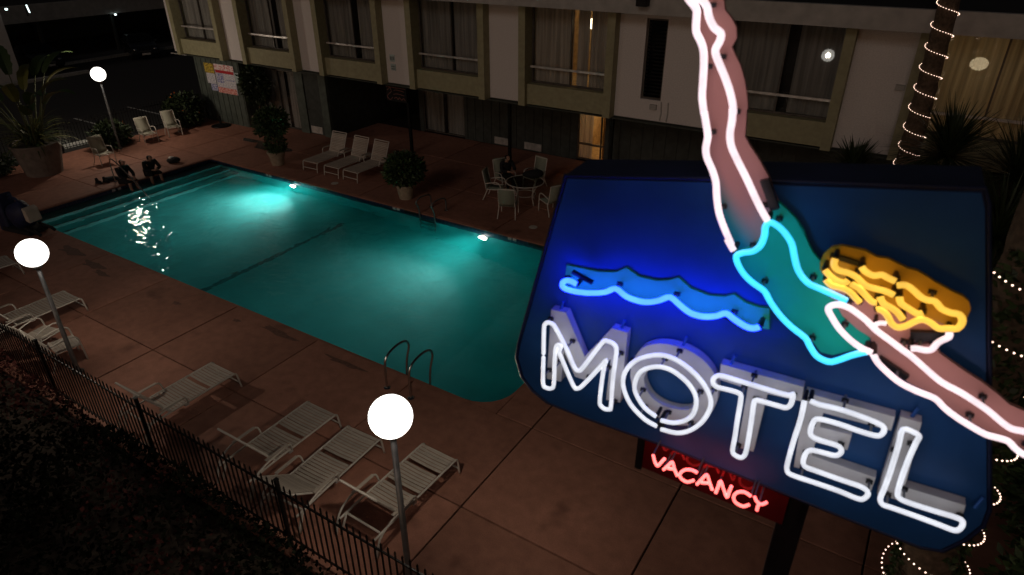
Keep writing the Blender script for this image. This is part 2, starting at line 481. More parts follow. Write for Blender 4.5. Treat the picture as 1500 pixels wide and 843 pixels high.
# row nearest the fence and row along the near pool side
for ya, yb in ((3.75, 5.83), (5.83, 8.0)):
    for i in range(len(XL) - 1): slab(XL[i], XL[i + 1], ya, yb)
for ya, yb in ((8.0, 10.7), (10.7, 13.3), (13.3, 14.92)):
    slab(XL[0], XL[1], ya, yb); slab(XL[1], PX0, ya, yb)
    slab(PX1, -4.66, ya, yb)
    for i in range(9, len(XL) - 1): slab(XL[i], XL[i + 1], ya, yb)
for ya, yb in ((14.92, 17.15), (17.15, 19.6), (19.6, 22.2)):
    for i in range(len(XL) - 1): slab(XL[i], XL[i + 1], ya, yb)

# pool: rounded corners
def pool_outline(off=0.0, rr=(0.12, 0.72, 0.72, 0.12), n=6):
    """corners: (x0,y0),(x1,y0),(x1,y1),(x0,y1)"""
    x0, x1, y0, y1 = PX0 - off, PX1 + off, PY0 - off, PY1 + off
    pts = []
    for (cx, cy_, a0, r) in ((x0, y0, 180, rr[0]), (x1, y0, 270, rr[1]), (x1, y1, 0, rr[2]), (x0, y1, 90, rr[3])):
        ox = cx + (r if cx == x0 else -r); oy = cy_ + (r if cy_ == y0 else -r)
        for k in range(n + 1):
            a = R(a0 + 90 * k / n); pts.append((ox + r * math.cos(a), oy + r * math.sin(a)))
    return pts
OUT = pool_outline()
# concrete fillets that round the two corners by the deep end
for (cx, cy_, sx, sy) in ((PX1, PY0, -1, 1), (PX1, PY1, -1, -1)):
    r = .72; m = MB()
    arc = [(cx + sx * (r - r * math.cos(R(90 * k / 8))), cy_ + sy * (r - r * math.sin(R(90 * k / 8)))) for k in range(9)]
    pl = [(cx, cy_)] + arc
    if sx * sy < 0: pl = pl[::-1]
    n = len(pl)
    m.add([(a, b, -.004) for a, b in pl] + [(a, b, -.45) for a, b in pl], [tuple(range(n))] + [(i, (i + 1) % n + 0, (i + 1) % n + n, i + n) for i in range(n)])
    o = m.build('corner_slab', M['deck'], deck)

def depth(x):
    if x < -15.2: return -1.12 - (x + 23.4) * 0.012
    if x < -8.5: return -1.23 - (x + 14.4) / 6.7 * 1.35
    return -2.58
pool = thing('pool_basin', (0, 0, 0), 0, None, None); tag(pool, kind='structure')
m = MB()
xs = [PX0, -20, -18, -15.2, -12, -10, -8.5, -7, PX1]
for i in range(len(xs) - 1):
    a, b = xs[i], xs[i + 1]
    m.quad((a, PY0, depth(a)), (b, PY0, depth(b)), (b, PY1, depth(b)), (a, PY1, depth(a)))
n = len(OUT)
m.build('pool_floor', M['plaster'], pool)
m = MB()
m.add([(a, b, -.34) for a, b in OUT] + [(a, b, -2.7) for a, b in OUT], [(i, i + n, (i + 1) % n + n, (i + 1) % n) for i in range(n)])
m.build('pool_wall', M['plaster'], pool)
m = MB()
o2 = pool_outline(-.006)
m.add([(a, b, -.055) for a, b in o2] + [(a, b, -.37) for a, b in o2], [(i, i + n, (i + 1) % n + n, (i + 1) % n) for i in range(n)])
m.build('waterline_tile_band', M['navy_tile'], pool)
# coping lip
m = MB()
oa, ob = pool_outline(.02), pool_outline(-.045)
m.add([(a, b, -.012) for a, b in ob] + [(a, b, -.06) for a, b in ob] + [(a, b, -.012) for a, b in oa] + [(a, b, -.06) for a, b in oa],
      [(i, i + n, (i + 1) % n + n, (i + 1) % n) for i in range(n)] + [(i, (i + 1) % n, (i + 1) % n + 2 * n, i + 2 * n) for i in range(n)] + [(i + n, i + 3 * n, (i + 1) % n + 3 * n, (i + 1) % n + n) for i in range(n)])
m.build('coping_lip', M['deck'], pool)
for k in range(3):
    m = MB(); zt = -.30 - .27 * k; x0 = PX0; x1 = PX0 + .48 * (k + 1) + .1
    m.box(x0, x1, PY0 + .02, PY1 - .02, zt - .27, zt)
    o = m.build('pool_step', M['plaster'], pool, bevel=.02)
    e = MB(); e.box(x1 - .055, x1 + .004, PY0 + .03, PY1 - .03, zt - .012, zt + .006)
    e.build('nosing_strip', M['nosing'], o)
# dark stripe where the floor starts to fall away
m = MB()
m.box(-15.27, -15.13, PY0 + .05, 13.7, depth(-15.2) - .02, depth(-15.2) + .012)
m.build('depth_line', M['black_tile'], pool)
for x in (-17.55, -13.55, -8.9):
    m = MB(); m.box(x, x + .55, PY1 - .02, PY1 + .02, -.20, -.07); m.build('skimmer_mouth', M['black_tile'], pool)
M['marker'] = pmat('marker_tile', (0.6, 0.6, 0.58), 0.4)
for x in (-20.2, -14.05, -9.6, -8.2):
    m = MB()
    for d in (0, .17): m.box(x + d, x + d + .12, PY1 - .018, PY1 + .02, -.19, -.08)
    m.build('depth_marker', M['marker'], pool)
for y in (10.95, 11.15):
    m = MB(); m.box(PX0 - .02, PX0 + .018, y, y + .11, -.19, -.08); m.build('depth_marker', M['marker'], pool)
# underwater lamps in the far wall
M['pool_lamp'] = emat('pool_lamp_lens', (1.0, 1.0, 0.95), 40.0)
for x, t in ((-18.75, 'shallow'), (-10.47, 'deep')):
    o = thing('pool_lamp', (x, PY1, -.52), 0, 'round underwater pool lamp set in the wall, ' + ('beside the steps end' if t == 'shallow' else 'below the round table side'), 'pool lamp', 'underwater pool lamps')
    m = MB(); m.lathe([(.001, 0), (.115, 0), (.13, .012), (.13, .03)], n=24)
    l = m.build('lens', M['pool_lamp'], o); l.rotation_euler = (R(100), 0, 0); l.location = (0, -.035, 0)
    ld = bpy.data.lights.new('pool_lamp_beam', 'SPOT'); ld.energy = 500.0 if t == 'shallow' else 300.0; ld.spot_size = R(126 if t == 'shallow' else 112); ld.spot_blend = 1.0; ld.shadow_soft_size = .11; ld.color = (1.0, .98, .9)
    lo = bpy.data.objects.new('lamp_beam', ld); COL.objects.link(lo); lo.parent = o; lo.location = (0, -.17, 0); lo.rotation_euler = Vector((-.10, -1, -.12) if t == 'shallow' else (-.26, -1, .0)).to_track_quat('-Z', 'Y').to_euler()
    m = MB(); m.lathe([(.135, 0), (.175, 0), (.175, .03), (.135, .03), (.135, 0)], n=24)
    l = m.build('ring', M['steel'], o); l.rotation_euler = (R(90), 0, 0); l.location = (0, -.0, 0)
# water body
m = MB()
ow = pool_outline(.03); k = len(ow)
m.add([(a, b, WL) for a, b in ow] + [(a, b, -2.9) for a, b in ow], [tuple(range(k)), tuple(range(2 * k - 1, k - 1, -1))] + [(i, i + k, (i + 1) % k + k, (i + 1) % k) for i in range(k)])
w = m.build('pool_water', M['water']); tag(w, kind='structure')

# planted bed beyond the near fence, and parking lot details
m = MB(); m.box(-40, 8, -6, 3.68, -.3, -.06); tag(m.build('planting_bed', M['soil']), kind='structure')
def stripe(x0, x1, y0, y1, name='parking_line'):
    m = MB(); m.quad((x0, y0, -.155), (x1, y0, -.155), (x1, y1, -.155), (x0, y1, -.155)); tag(m.build(name, M['white_paint']), kind='structure')
for y in (10.4, 15.5, 18.15, 20.8):
    stripe(-34.7, -31.0, y, y + .10)
m = MB(); m.box(-45.5, -45.2, 6, 22, -.16, .0); tag(m.build('kerb', M['kerb']), kind='structure')
m = MB(); m.box(-49.4, -49.1, 22, 40, -.16, .0); tag(m.build('kerb', M['kerb']), kind='structure')
for k, y in enumerate((9.1, 12.3)):
    m = MB(); m.add([(-.12, -.75, 0), (.12, -.75, 0), (.12, .75, 0), (-.12, .75, 0), (-.06, -.72, .14), (.06, -.72, .14), (.06, .72, .14), (-.06, .72, .14)], [(4, 5, 6, 7), (0, 1, 5, 4), (1, 2, 6, 5), (2, 3, 7, 6), (3, 0, 4, 7)])
    o = m.build('wheel_stop', M['white_paint']); o.location = (-30.1, y + .75, -.16)
    tag(o, ('white concrete wheel stop in the car park beyond the big grey pot', 'white concrete wheel stop in the car park beyond the sling chair and lamp')[k], 'wheel stop', 'wheel stops behind the fence')

# ---------------------------------------------------------------- motel building
bld = thing('motel_building', (-14, 18.45, 0), 0, 'two storey pale motel with olive window bays above the pool terrace', 'building')
BO = Vector((14, -18.45, 0))
def bpart(name, m, mat, parent=None, **k):
    m.v = [tuple(Vector(v) + BO) for v in m.v]
    return m.build(name, mat, parent or bld, **k)
def bbox(name, mat, x0, x1, y0, y1, z0, z1, parent=None, **k):
    return bpart(name, MB().box(x0, x1, y0, y1, z0, z1), mat, parent, **k)
YF = 18.45; YFIN = 18.12; ZB = 2.96; ZT = 5.86
def pleat(x0, x1, y, z0, z1, n, amp=.022):
    m = MB(); K = n * 6; v = []
    for i in range(K + 1):
        t = i / K; x = x0 + (x1 - x0) * t
        ph = t * n * 2 * PI + .6 * math.sin(t * 9 + x0)
        yy = y + amp * math.sin(ph) + .006 * math.sin(ph * 2.3)
        v += [(x, yy, z0), (x + .01 * math.sin(ph * .7), yy + .01, z1)]
    return m.add(v, [(2 * i, 2 * i + 2, 2 * i + 3, 2 * i + 1) for i in range(K)])
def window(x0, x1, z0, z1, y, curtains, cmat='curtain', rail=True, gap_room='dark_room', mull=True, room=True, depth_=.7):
    """frame is the part, pane/curtain/rail are its sub-parts"""
    m = MB(); t = .05
    m.box(x0, x1, y - .03, y + .05, z0, z0 + t); m.box(x0, x1, y - .03, y + .05, z1 - t, z1)
    m.box(x0, x0 + t, y - .03, y + .05, z0 + t, z1 - t); m.box(x1 - t, x1, y - .03, y + .05, z0 + t, z1 - t)
    if mull: m.box((x0 + x1) / 2 - .02, (x0 + x1) / 2 + .02, y - .028, y + .048, z0 + t, z1 - t)
    w = bpart('window', m, M['frame'])
    xm = (x0 + x1) / 2
    for a, b in (((x0 + t, xm - .02), (xm + .02, x1 - t)) if mull else ((x0 + t, x1 - t),)):
        bbox('pane', M['pane'], a, b, y, y + .006, z0 + t, z1 - t, w)
    for (a, b, n) in curtains:
        o = bpart('curtain', pleat(x0 + a * (x1 - x0), x0 + b * (x1 - x0), y + .11, z0 + .01, z1 - .01, n), M[cmat], w, smooth=True)
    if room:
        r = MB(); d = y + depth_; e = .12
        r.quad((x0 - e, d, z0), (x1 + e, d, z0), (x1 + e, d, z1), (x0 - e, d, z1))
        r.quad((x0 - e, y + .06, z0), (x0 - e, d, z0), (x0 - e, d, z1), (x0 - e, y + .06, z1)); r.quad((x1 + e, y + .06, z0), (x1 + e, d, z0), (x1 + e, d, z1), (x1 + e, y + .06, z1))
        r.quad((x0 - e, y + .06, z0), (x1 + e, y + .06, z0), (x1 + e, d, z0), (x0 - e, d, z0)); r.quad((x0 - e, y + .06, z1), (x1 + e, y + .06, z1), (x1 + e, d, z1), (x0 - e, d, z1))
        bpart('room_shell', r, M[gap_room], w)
    if rail:
        m = MB(); m.box(x0 + .02, x1 - .02, y - .16, y - .11, 4.04, 4.10); bpart('guard_rail', m, M['rail'], w)
    return w
def bay(x0, x1, curtains, cmat='curtain', room='dark_room', depth_=.7):
    bbox('bay_fin', M['olive'], x0 - .24, x0, YFIN, YF + .35, ZB - .06, ZT)
    bbox('bay_fin', M['olive'], x1, x1 + .24, YFIN, YF + .35, ZB - .06, ZT)
    bbox('spandrel_panel', M['olive'], x0, x1, 18.27, YF + .3, ZB - .02, 3.56)
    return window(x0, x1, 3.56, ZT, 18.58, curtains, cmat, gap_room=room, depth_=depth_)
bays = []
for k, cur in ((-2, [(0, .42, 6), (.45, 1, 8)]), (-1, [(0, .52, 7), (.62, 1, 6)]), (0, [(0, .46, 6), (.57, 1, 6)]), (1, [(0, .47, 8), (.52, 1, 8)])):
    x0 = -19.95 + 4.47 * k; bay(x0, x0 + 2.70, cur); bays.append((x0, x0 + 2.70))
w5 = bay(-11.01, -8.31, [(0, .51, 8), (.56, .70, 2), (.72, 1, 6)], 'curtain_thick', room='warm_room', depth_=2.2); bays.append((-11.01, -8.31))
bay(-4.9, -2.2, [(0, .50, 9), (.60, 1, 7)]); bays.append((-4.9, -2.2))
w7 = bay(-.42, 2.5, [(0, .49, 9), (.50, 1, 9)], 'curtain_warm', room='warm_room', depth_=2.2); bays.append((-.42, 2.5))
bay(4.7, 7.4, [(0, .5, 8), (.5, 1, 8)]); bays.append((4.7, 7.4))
# stucco between the bays
edges = [-29.8] + [e for b in bays for e in (b[0] - .24, b[1] + .24)] + [9.2]
for i in range(0, len(edges), 2):
    a, b = edges[i], edges[i + 1]
    if a < -8 and b > -6:            # section with the louvred slot
        bbox('stucco_wall', M['stucco'], a, -7.28, YF, YF + .4, ZB - .03, ZT)
        bbox('stucco_wall', M['stucco'], -6.66, b, YF, YF + .4, ZB - .03, ZT)
        bbox('stucco_wall', M['stucco'], -7.28, -6.66, YF, YF + .4, ZB - .03, 3.52)
        bbox('stucco_wall', M['stucco'], -7.28, -6.66, YF, YF + .4, 5.70, ZT)
        lw = window(-7.28, -6.66, 3.52, 5.70, YF + .1, [], rail=False, mull=False, depth_=.5)
        for q in range(21):
            sl = MB(); zc = 3.6 + q * .1
            sl.obox((-6.97, YF + .16, zc), (.52, .10, .008), Matrix.Rotation(R(-38), 3, 'X')); bpart('louvre_blade', sl, M['car_glass'], lw)
    else:
        bbox('stucco_wall', M['stucco'], a, b, YF, YF + .4, ZB - .03, ZT)
bbox('side_wall', M['stucco'], -29.8, -29.5, YF + .41, 32, ZB - .03, ZT)
bbox('roof_fascia', M['fascia'], -30.4, 9.6, 17.72, 17.95, 5.87, 6.34)
bbox('eaves_soffit', M['fascia'], -30.38, 9.58, 17.96, 18.9, 5.88, 5.95)
bbox('roof', M['roof'], -30.38, 9.58, 17.96, 33, 5.96, 6.30)
bbox('floor_slab', M['soffit'], -29.75, 9.2, 18.5, 32, 2.82, ZB - .035)
bbox('floor_edge_trim', M['soffit'], -29.75, 9.2, 18.30, 18.49, 2.86, ZB - .065)
bbox('corner_flashing', M['rail'], -29.85, -28.75, 18.25, 18.31, ZB - .10, ZB - .075)
# ground floor: board and batten wall with the notices
def batten_wall(x0, x1, y, mat, z1=2.81, step=.40, name='board_wall'):
    w = bbox(name, M[mat], x0, x1, y, y + .15, 0, z1)
    x = x0 + .1
    while x < x1 - .05:
        bbox('batten', M[mat], x, x + .05, y - .025, y - .0005, 0.02, z1 - .01, w); x += step
    return w
batten_wall(-28.7, -25.62, 18.56, 'green_board', step=.36)
bbox('return_wall', M['dark_board'], -25.77, -25.62, 18.72, 19.3, 0, 2.81)
bbox('return_wall', M['green_board'], -28.7, -28.55, 18.72, 30, 0, 2.81)
# window wall with door
bbox('board_wall', M['dark_board'], -25.62, -25.3, 19.31, 19.45, 0, 2.81)
bbox('board_wall', M['dark_board'], -25.3, -23.1, 19.31, 19.45, 2.55, 2.81)
window(-25.3, -23.1, .06, 2.55, 19.36, [(0, .62, 6), (.7, 1, 4)], rail=False)
bbox('board_wall', M['green_board'], -23.1, -22.62, 19.31, 19.45, 0, 2.81)
dr = bbox('door', M['dark_board'], -22.60, -21.70, 19.36, 19.42, 0.02, 2.5)
bbox('kick_plate', M['rail'], -22.52, -21.86, 19.345, 19.358, .06, .36, dr)
bpart('door_handle', MB().sphere((-22.50, 19.32, 1.05), .035, 8, 6), M['steel'], dr, smooth=True)
bbox('door_head', M['dark_board'], -22.62, -21.68, 19.31, 19.45, 2.51, 2.81)
bbox('board_wall', M['green_board'], -21.68, -21.28, 19.31, 19.45, 0, 2.81)
bbox('return_wall', M['dark_board'], -21.43, -21.28, 19.46, 26, 0, 2.81)
bbox('passage_back_wall', M['dark_board'], -21.28, -18.8, 25.5, 25.7, 0, 2.81)
bbox('return_wall', M['dark_board'], -18.95, -18.8, 22.36, 25.49, 0, 2.81)
# rear wall behind the posts
YR = 22.2
bbox('rear_wall', M['dark_board'], -18.8, -18.58, YR, YR + .15, 0, 2.81)
window(-18.58, -16.4, .05, 2.4, YR + .05, [(0, .48, 5), (.54, 1, 5)], rail=False)
bbox('rear_wall', M['dark_board'], -18.58, -16.4, YR, YR + .15, 2.4, 2.81)
batten_wall(-16.4, -11.15, YR, 'dark_board', name='rear_wall')
for x in (-14.88, -13.45):
    v = bbox('vent_grille', M['rail'], x, x + .78, YR - .06, YR - .03, .07, .35)
    for q in range(5):
        sl = MB(); sl.obox((x + .39, YR - .075, .105 + q * .052), (.74, .03, .008), Matrix.Rotation(R(-35), 3, 'X')); bpart('vent_slat', sl, M['rail'], v)
sd = window(-11.15, -9.2, .05, 2.5, YR + .05, [(.0, .30, 5)], 'curtain', rail=False, gap_room='warm_room', depth_=2.6)
bpart('curtain', pleat(-10.2, -9.28, YR + .22, .06, 2.45, 5, .05), M['curtain_brown'], sd, smooth=True)
bbox('mid_rail', M['frame'], -11.1, -9.25, YR + .02, YR + .10, .62, .68, sd)
bbox('rear_wall', M['dark_board'], -11.15, -9.2, YR, YR + .15, 2.5, 2.81)
batten_wall(-9.2, 9.2, 20.4, 'dark_board', name='rear_wall')
bbox('return_wall', M['dark_board'], -9.2, -9.05, 20.56, YR, 0, 2.81)
for x, y in ((-17.05, 19.5), (-12.9, 20.2), (-8.6, 19.6), (-4.2, 19.6)):
    bbox('awning_post', M['black_metal'], x - .05, x + .05, y - .05, y + .05, 0, 2.81)
bbox('awning_beam', M['dark_board'], -21.2, 9.0, 19.42, 19.56, 2.68, 2.815)
# room lamps
M['lamp_warm'] = emat('room_lamp_glass', (1.0, 0.76, 0.46), 6.0)
M['lamp_bright'] = emat('room_lamp_bright', (1.0, 0.70, 0.36), 34.0)
for nm, x, y, z, r, par in (('ceiling_lamp', -9.55, 19.9, 5.25, .22, w5), ('ceiling_lamp', .64, 19.75, 5.03, .19, w7), ('ceiling_lamp', -10.5, 23.7, 2.0, .14, sd)):
    bpart(nm, MB().sphere((x, y, z), r, 16, 10, .8), M['lamp_bright'] if par is sd else M['lamp_warm'], par, smooth=True)
bbox('picture', M['rail'], -10.75, -10.35, 24.78, 24.83, 1.2, 1.75, sd)
# floodlight on the fascia, wall pipes, house numbers
fl = bbox('floodlight', M['black_metal'], -7.25, -6.95, 17.45, 17.70, 6.08, 6.30, bevel=.02)
bpart('bracket', MB().box(-7.13, -7.07, 17.6, 17.715, 6.30, 6.38), M['black_metal'], fl)
for x in (-6.62, -6.42):
    bpart('conduit', MB().tube([(x, 18.42, 3.5), (x + .02, 18.42, 3.2), (x, 18.42, 2.97)], .018, 6), M['fascia'])
bbox('junction_box', M['fascia'], -6.95, -6.75, 18.37, 18.449, 3.26, 3.40)
bbox('junction_box', M['fascia'], -.9, -.7, 18.37, 18.449, 4.5, 4.62)
M['plaque'] = pmat('plaque_teal', (0.42, 0.50, 0.50), 0.5)
M['plaque_dark'] = pmat('plaque_dark', (0.16, 0.17, 0.17), 0.5)
pq = bbox('wall_plaque', M['plaque'], -16.82, -16.60, 18.42, 18.449, 3.68, 3.92)
for q in (0, 1, 2): bbox('plaque_mark', M['plaque_dark'], -16.79 + q * .066, -16.755 + q * .066, 18.412, 18.4195, 3.74, 3.86, pq)
pq = bbox('wall_plaque', M['plaque'], -16.80, -16.58, 18.42, 18.449, 3.38, 3.60)
for q in (0, 1): bbox('plaque_mark', M['plaque_dark'], -16.77, -16.62, 18.412, 18.4195, 3.42 + q * .085, 3.45 + q * .085, pq)
# notices on the board wall
def print_mat(name, base, ink, sx, sz, thr=.52):
    m, nt, b = new_mat(name)
    tc = nt.nodes.new('ShaderNodeTexCoord'); mp = nt.nodes.new('ShaderNodeMapping'); mp.inputs['Scale'].default_value = (sx, 1, sz)
    no = nt.nodes.new('ShaderNodeTexNoise'); no.inputs['Scale'].default_value = 1; no.inputs['Detail'].default_value = 1
    ra = nt.nodes.new('ShaderNodeValToRGB'); ra.color_ramp.elements[0].position = thr - .03; ra.color_ramp.elements[1].position = thr + .03
    ra.color_ramp.elements[0].color = (*base, 1); ra.color_ramp.elements[1].color = (*ink, 1)
    nt.links.new(tc.outputs['Object'], mp.inputs[0]); nt.links.new(mp.outputs[0], no.inputs['Vector']); nt.links.new(no.outputs['Fac'], ra.inputs[0]); nt.links.new(ra.outputs[0], b.inputs['Base Color'])
    b.inputs['Roughness'].default_value = .5
    return m
def notice(name, x0, x1, z0, z1, mat, y, label, cat='sign', bands=()):
    o = thing(name, ((x0 + x1) / 2, y, z0), 0, label, cat)
    w, h = (x1 - x0) / 2, z1 - z0
    MB().box(-w, w, -.012, .0, 0, h).build('sign_panel', mat, o)
    for (a, b, c, d, mt) in bands:
        MB().box(-w + a * 2 * w, -w + b * 2 * w, -.017, -.0125, c * h, d * h).build('printed_band', mt, o)
    return o
W_ = (0.80, 0.77, 0.78)
M['print_grey'] = print_mat('print_grey', W_, (0.36, 0.36, 0.46), 14, 40)
M['print_blue'] = print_mat('print_blue', (0.70, 0.68, 0.74), (0.16, 0.18, 0.42), 10, 30, .48)
M['print_red'] = print_mat('print_red', (0.62, 0.10, 0.08), (0.85, 0.55, 0.50), 12, 26, .5)
M['print_pink'] = print_mat('print_pink', (0.66, 0.20, 0.20), (0.85, 0.70, 0.68), 9, 12, .46)
M['red_plain'] = pmat('red_print', (0.50, 0.02, 0.03), .5, var=.1)
M['print_yellow'] = print_mat('print_yellow', (0.72, 0.52, 0.08), (0.28, 0.19, 0.03), 10, 22, .5)
notice('notice_board', -27.27, -25.95, 1.38, 2.62, M['print_grey'], 18.525, 'large white pool notice with red top band and red bottom band on board wall', bands=((0.0, 1, .80, .995, M['print_pink']), (.03, .97, .70, .80, M['red_plain']), (.04, .40, .36, .68, M['print_blue']), (.55, .95, .46, .50, M['print_blue']), (.0, .97, .005, .20, M['print_red'])))
notice('warning_notice', -27.97, -27.32, 2.18, 2.60, M['print_yellow'], 18.522, 'small yellow warning notice above a white one on the board wall')
notice('pool_notice', -27.93, -27.32, 1.72, 2.17, M['print_grey'], 18.522, 'small white notice directly under the yellow notice on the board wall')
notice('pool_notice', -27.75, -27.30, 1.42, 1.71, M['print_blue'], 18.522, 'lowest white notice left of the large pool notice, blue print')
notice('pool_notice', -25.93, -25.68, 1.92, 2.36, M['plaque'], 18.522, 'narrow pale blue notice right beside the large pool notice')
# unlit script sign hanging in the passage mouth
M['dead_neon'] = pmat('unlit_tube', (0.34, 0.13, 0.11), 0.3)
hs = thing('hanging_sign', (-17.35, 19.2, 2.03), 0, 'unlit reddish script neon sign hanging over the dark passage', 'sign')
MB().box(-.5, .5, .0, .03, 0, .55).build('backing_panel', M['black_metal'], hs)
for pts in ([(-.42, .40), (-.30, .50), (-.22, .38), (-.34, .28), (-.44, .16), (-.30, .06), (-.18, .16)], [(-.10, .42), (.05, .45), (.40, .42)], [(-.12, .28), (.10, .31), (.40, .27)], [(-.10, .12), (.0, .18), (.08, .10), (.16, .18), (.26, .10), (.36, .17), (.44, .10)], [(-.48, .52), (.0, .53), (.48, .52)]):
    p = smooth_path([(a, -.02, b) for a, b in pts], .03)
    MB().tube(p, .012, 6).build('script_tube', M['dead_neon'], hs, smooth=True)
for x in (-.4, .4): MB().tube([(x, .015, .55), (x, .015, .80)], .01, 6).build('hanger_rod', M['black_metal'], hs)
# ---------------------------------------------------------------- fences
def picket_fence(label, p0, p1, h, spacing, name='iron_fence', posts=None):
    a, b = Vector(p0), Vector(p1); L_ = (b - a).length
    o = thing(name, a, math.atan2(b.y - a.y, b.x - a.x), label, 'fence')
    s = .009
    pm = MB().box(-s, s, -s, s, .08, h - .05)
    pm.add([(-s * 1.3, -s * 1.3, h - .05), (s * 1.3, -s * 1.3, h - .05), (s * 1.3, s * 1.3, h - .05), (-s * 1.3, s * 1.3, h - .05), (0, 0, h)], [(0, 1, 4), (1, 2, 4), (2, 3, 4), (3, 0, 4), (3, 2, 1, 0)])
    me = pm.mesh('picket'); me.materials.append(M['black_metal'])
    n = int(L_ / spacing)
    for i in range(n + 1): obj('picket', me, o, (i * spacing, random.uniform(-.002, .002), random.uniform(-.008, .004)), (0, 0, 0))
    for z in (.16, h - .17):
        MB().box(-.02, L_ + .02, -.0105, .0105, z - .015, z + .015).build('rail', M['black_metal'], o)
    for x in (posts or [i * 2.4 for i in range(int(L_ / 2.4) + 1)]):
        m = MB().box(x - .025, x + .025, -.025, .025, -.05, h + .03); m.box(x - .03, x + .03, -.03, .03, h + .031, h + .05)
        m.build('post', M['black_metal'], o)
    return o
picket_fence('black iron picket fence between the near loungers and the hedge', (-21.2, 3.92, 0), (-1.0, 3.92, 0), 1.25, .118, posts=[1.9, 5.1, 8.3, 11.5, 14.85, 18.1])
picket_fence('black iron picket fence between the car park and the pool terrace', (-28.95, 5.0, 0), (-28.95, 18.2, 0), 1.2, .125)

# ---------------------------------------------------------------- globe lamps
def globe_lamp(x, y, z, label, r=.262, bulb='bulb_hot'):
    o = thing('globe_lamp', (x, y, 0), 0, label, 'street lamp', 'globe lamps around the pool')
    MB().lathe([(.11, 0), (.11, .02), (.06, .05), (.045, .12), (.038, z - r - .06)], n=16).build('post', M['post_metal'], o, smooth=True)
    MB().lathe([(.038, z - r - .06), (.075, z - r - .05), (.085, z - r + .01), (.085, z - r + .02)], n=16).build('collar', M['post_metal'], o, smooth=True)
    g = MB().sphere((0, 0, z), r, 28, 18).build('globe', M['globe'], o, smooth=True)
    MB().sphere((0, 0, z), .10, 16, 10).build('bulb', M[bulb], g, smooth=True)
    return o
globe_lamp(-4.48, 4.38, 2.905, 'white globe lamp on a grey post standing over three loungers by the fence')
globe_lamp(-13.37, 4.55, 2.69, 'white globe lamp on a post beside the two low strap chairs')
globe_lamp(-27.54, 13.69, 2.93, 'white globe lamp behind the two people sitting at the pool edge', bulb='bulb_hotter')

# ---------------------------------------------------------------- loungers
def strap_mesh(w, d, name='strap'):
    m = MB(); n = 5; v = []
    for i in range(n + 1):
        t = i / n; x = -w / 2 + w * t; z = -.012 * math.sin(PI * t)
        v += [(x, -d / 2, z), (x, d / 2, z), (x, d / 2, z - .006), (x, -d / 2, z - .006)]
    f = []
    for i in range(n):
        a, b = 4 * i, 4 * i + 4
        f += [(a, b, b + 1, a + 1), (a + 1, b + 1, b + 2, a + 2), (a + 2, b + 2, b + 3, a + 3), (a + 3, b + 3, b, a)]
    m.add(v, f); me = m.mesh(name); me.materials.append(M['vinyl']); return me
STRAP = strap_mesh(.66, .050)
def lounger(angle, label, group, skip=()):
    """local frame: hinge at origin, foot towards +y, backrest towards -y"""
    o = thing('sun_lounger', (0, 0, 0), 0, label, 'sun lounger', group)
    w, L_, h, t = .35, 1.36, .36, .018
    for s in (-1, 1):
        p = smooth_path([(s * w, -.55, h - .02), (s * w, 0, h), (s * w, .5, h), (s * w, L_ - .10, h), (s * w, L_ - .02, h - .01), (s * w, L_ + .02, h - .06), (s * w, L_ + .06, 0)], .12)
        MB().tube(p, t, 8).build('side_frame', M['alu_white'], o, smooth=True)
        MB().tube([(s * (w - .01), -.42, h - .02), (s * (w + .02), -.55, 0)], t, 8).build('leg', M['alu_white'], o, smooth=True)
        arm = smooth_path([(s * (w + .03), .32, h), (s * (w + .05), .30, h + .12), (s * (w + .06), .22, h + .165), (s * (w + .07), -.05, h + .155), (s * (w + .07), -.30, h + .11), (s * (w + .06), -.50, h - .02), (s * (w + .05), -.62, .0)], .08)
        MB().tube(arm, .016, 8).build('armrest', M['alu_white'], o, smooth=True)
        MB().box(s * (w + .05) - .028, s * (w + .05) + .028, -.2, .24, h + .175, h + .188).build('arm_pad', M['vinyl'], o)
        MB().box(s * w - .03, s * w + .03, .26, .34, h - .05, h + .0).build('hinge_bracket', M['rail'], o)
    MB().tube([(-w, L_ - .02, h - .02), (w, L_ - .02, h - .02)], t, 8).build('cross_bar', M['alu_white'], o)
    MB().tube([(-w, -.4, h - .03), (w, -.4, h - .03)], t, 8).build('cross_bar', M['alu_white'], o)
    MB().tube([(-w, L_ + .04, .13), (w, L_ + .04, .13)], t * .8, 8).build('cross_bar', M['alu_white'], o)
    n = 21
    for i in range(n):
        if i in skip: continue
        obj('strap', STRAP, o, (0, .03 + i * (L_ - .06) / (n - .5), h + .018), (random.uniform(-.03, .03), 0, random.uniform(-.008, .008)))
    ca, sa = math.cos(angle), math.sin(angle); BL = .76
    for s in (-1, 1):
        MB().tube([(s * w, 0, h), (s * w, -BL * ca, h + BL * sa)], t, 8).build('back_frame', M['alu_white'], o)
    MB().tube([(-w, -BL * ca, h + BL * sa), (w, -BL * ca, h + BL * sa)], t, 8).build('back_top_bar', M['alu_white'], o)
    for i in range(12):
        q = .03 + i * (BL - .05) / 12
        obj('strap', STRAP, o, (0, -q * ca - .018 * sa * -1, h + q * sa + .018 * ca), (-angle, 0, 0))
    return o
def put_lounger(x, y, rz, ang, label, group, skip=()):
    return place(lounger(R(ang), label, group, skip), (x, y, 0), R(rz))
NG = 'strap loungers along the near fence'
put_lounger(-5.47, 4.98, -1, 57, 'strap lounger directly behind the globe lamp by the fence', NG, (6, 14))
put_lounger(-6.77, 4.66, 2.5, 38, 'strap lounger with its backrest lowered nearly to the fence post', NG, (10,))
put_lounger(-7.92, 4.74, 0.5, 58, 'strap lounger with raised back, beside the one with lowered backrest', NG, (9,))
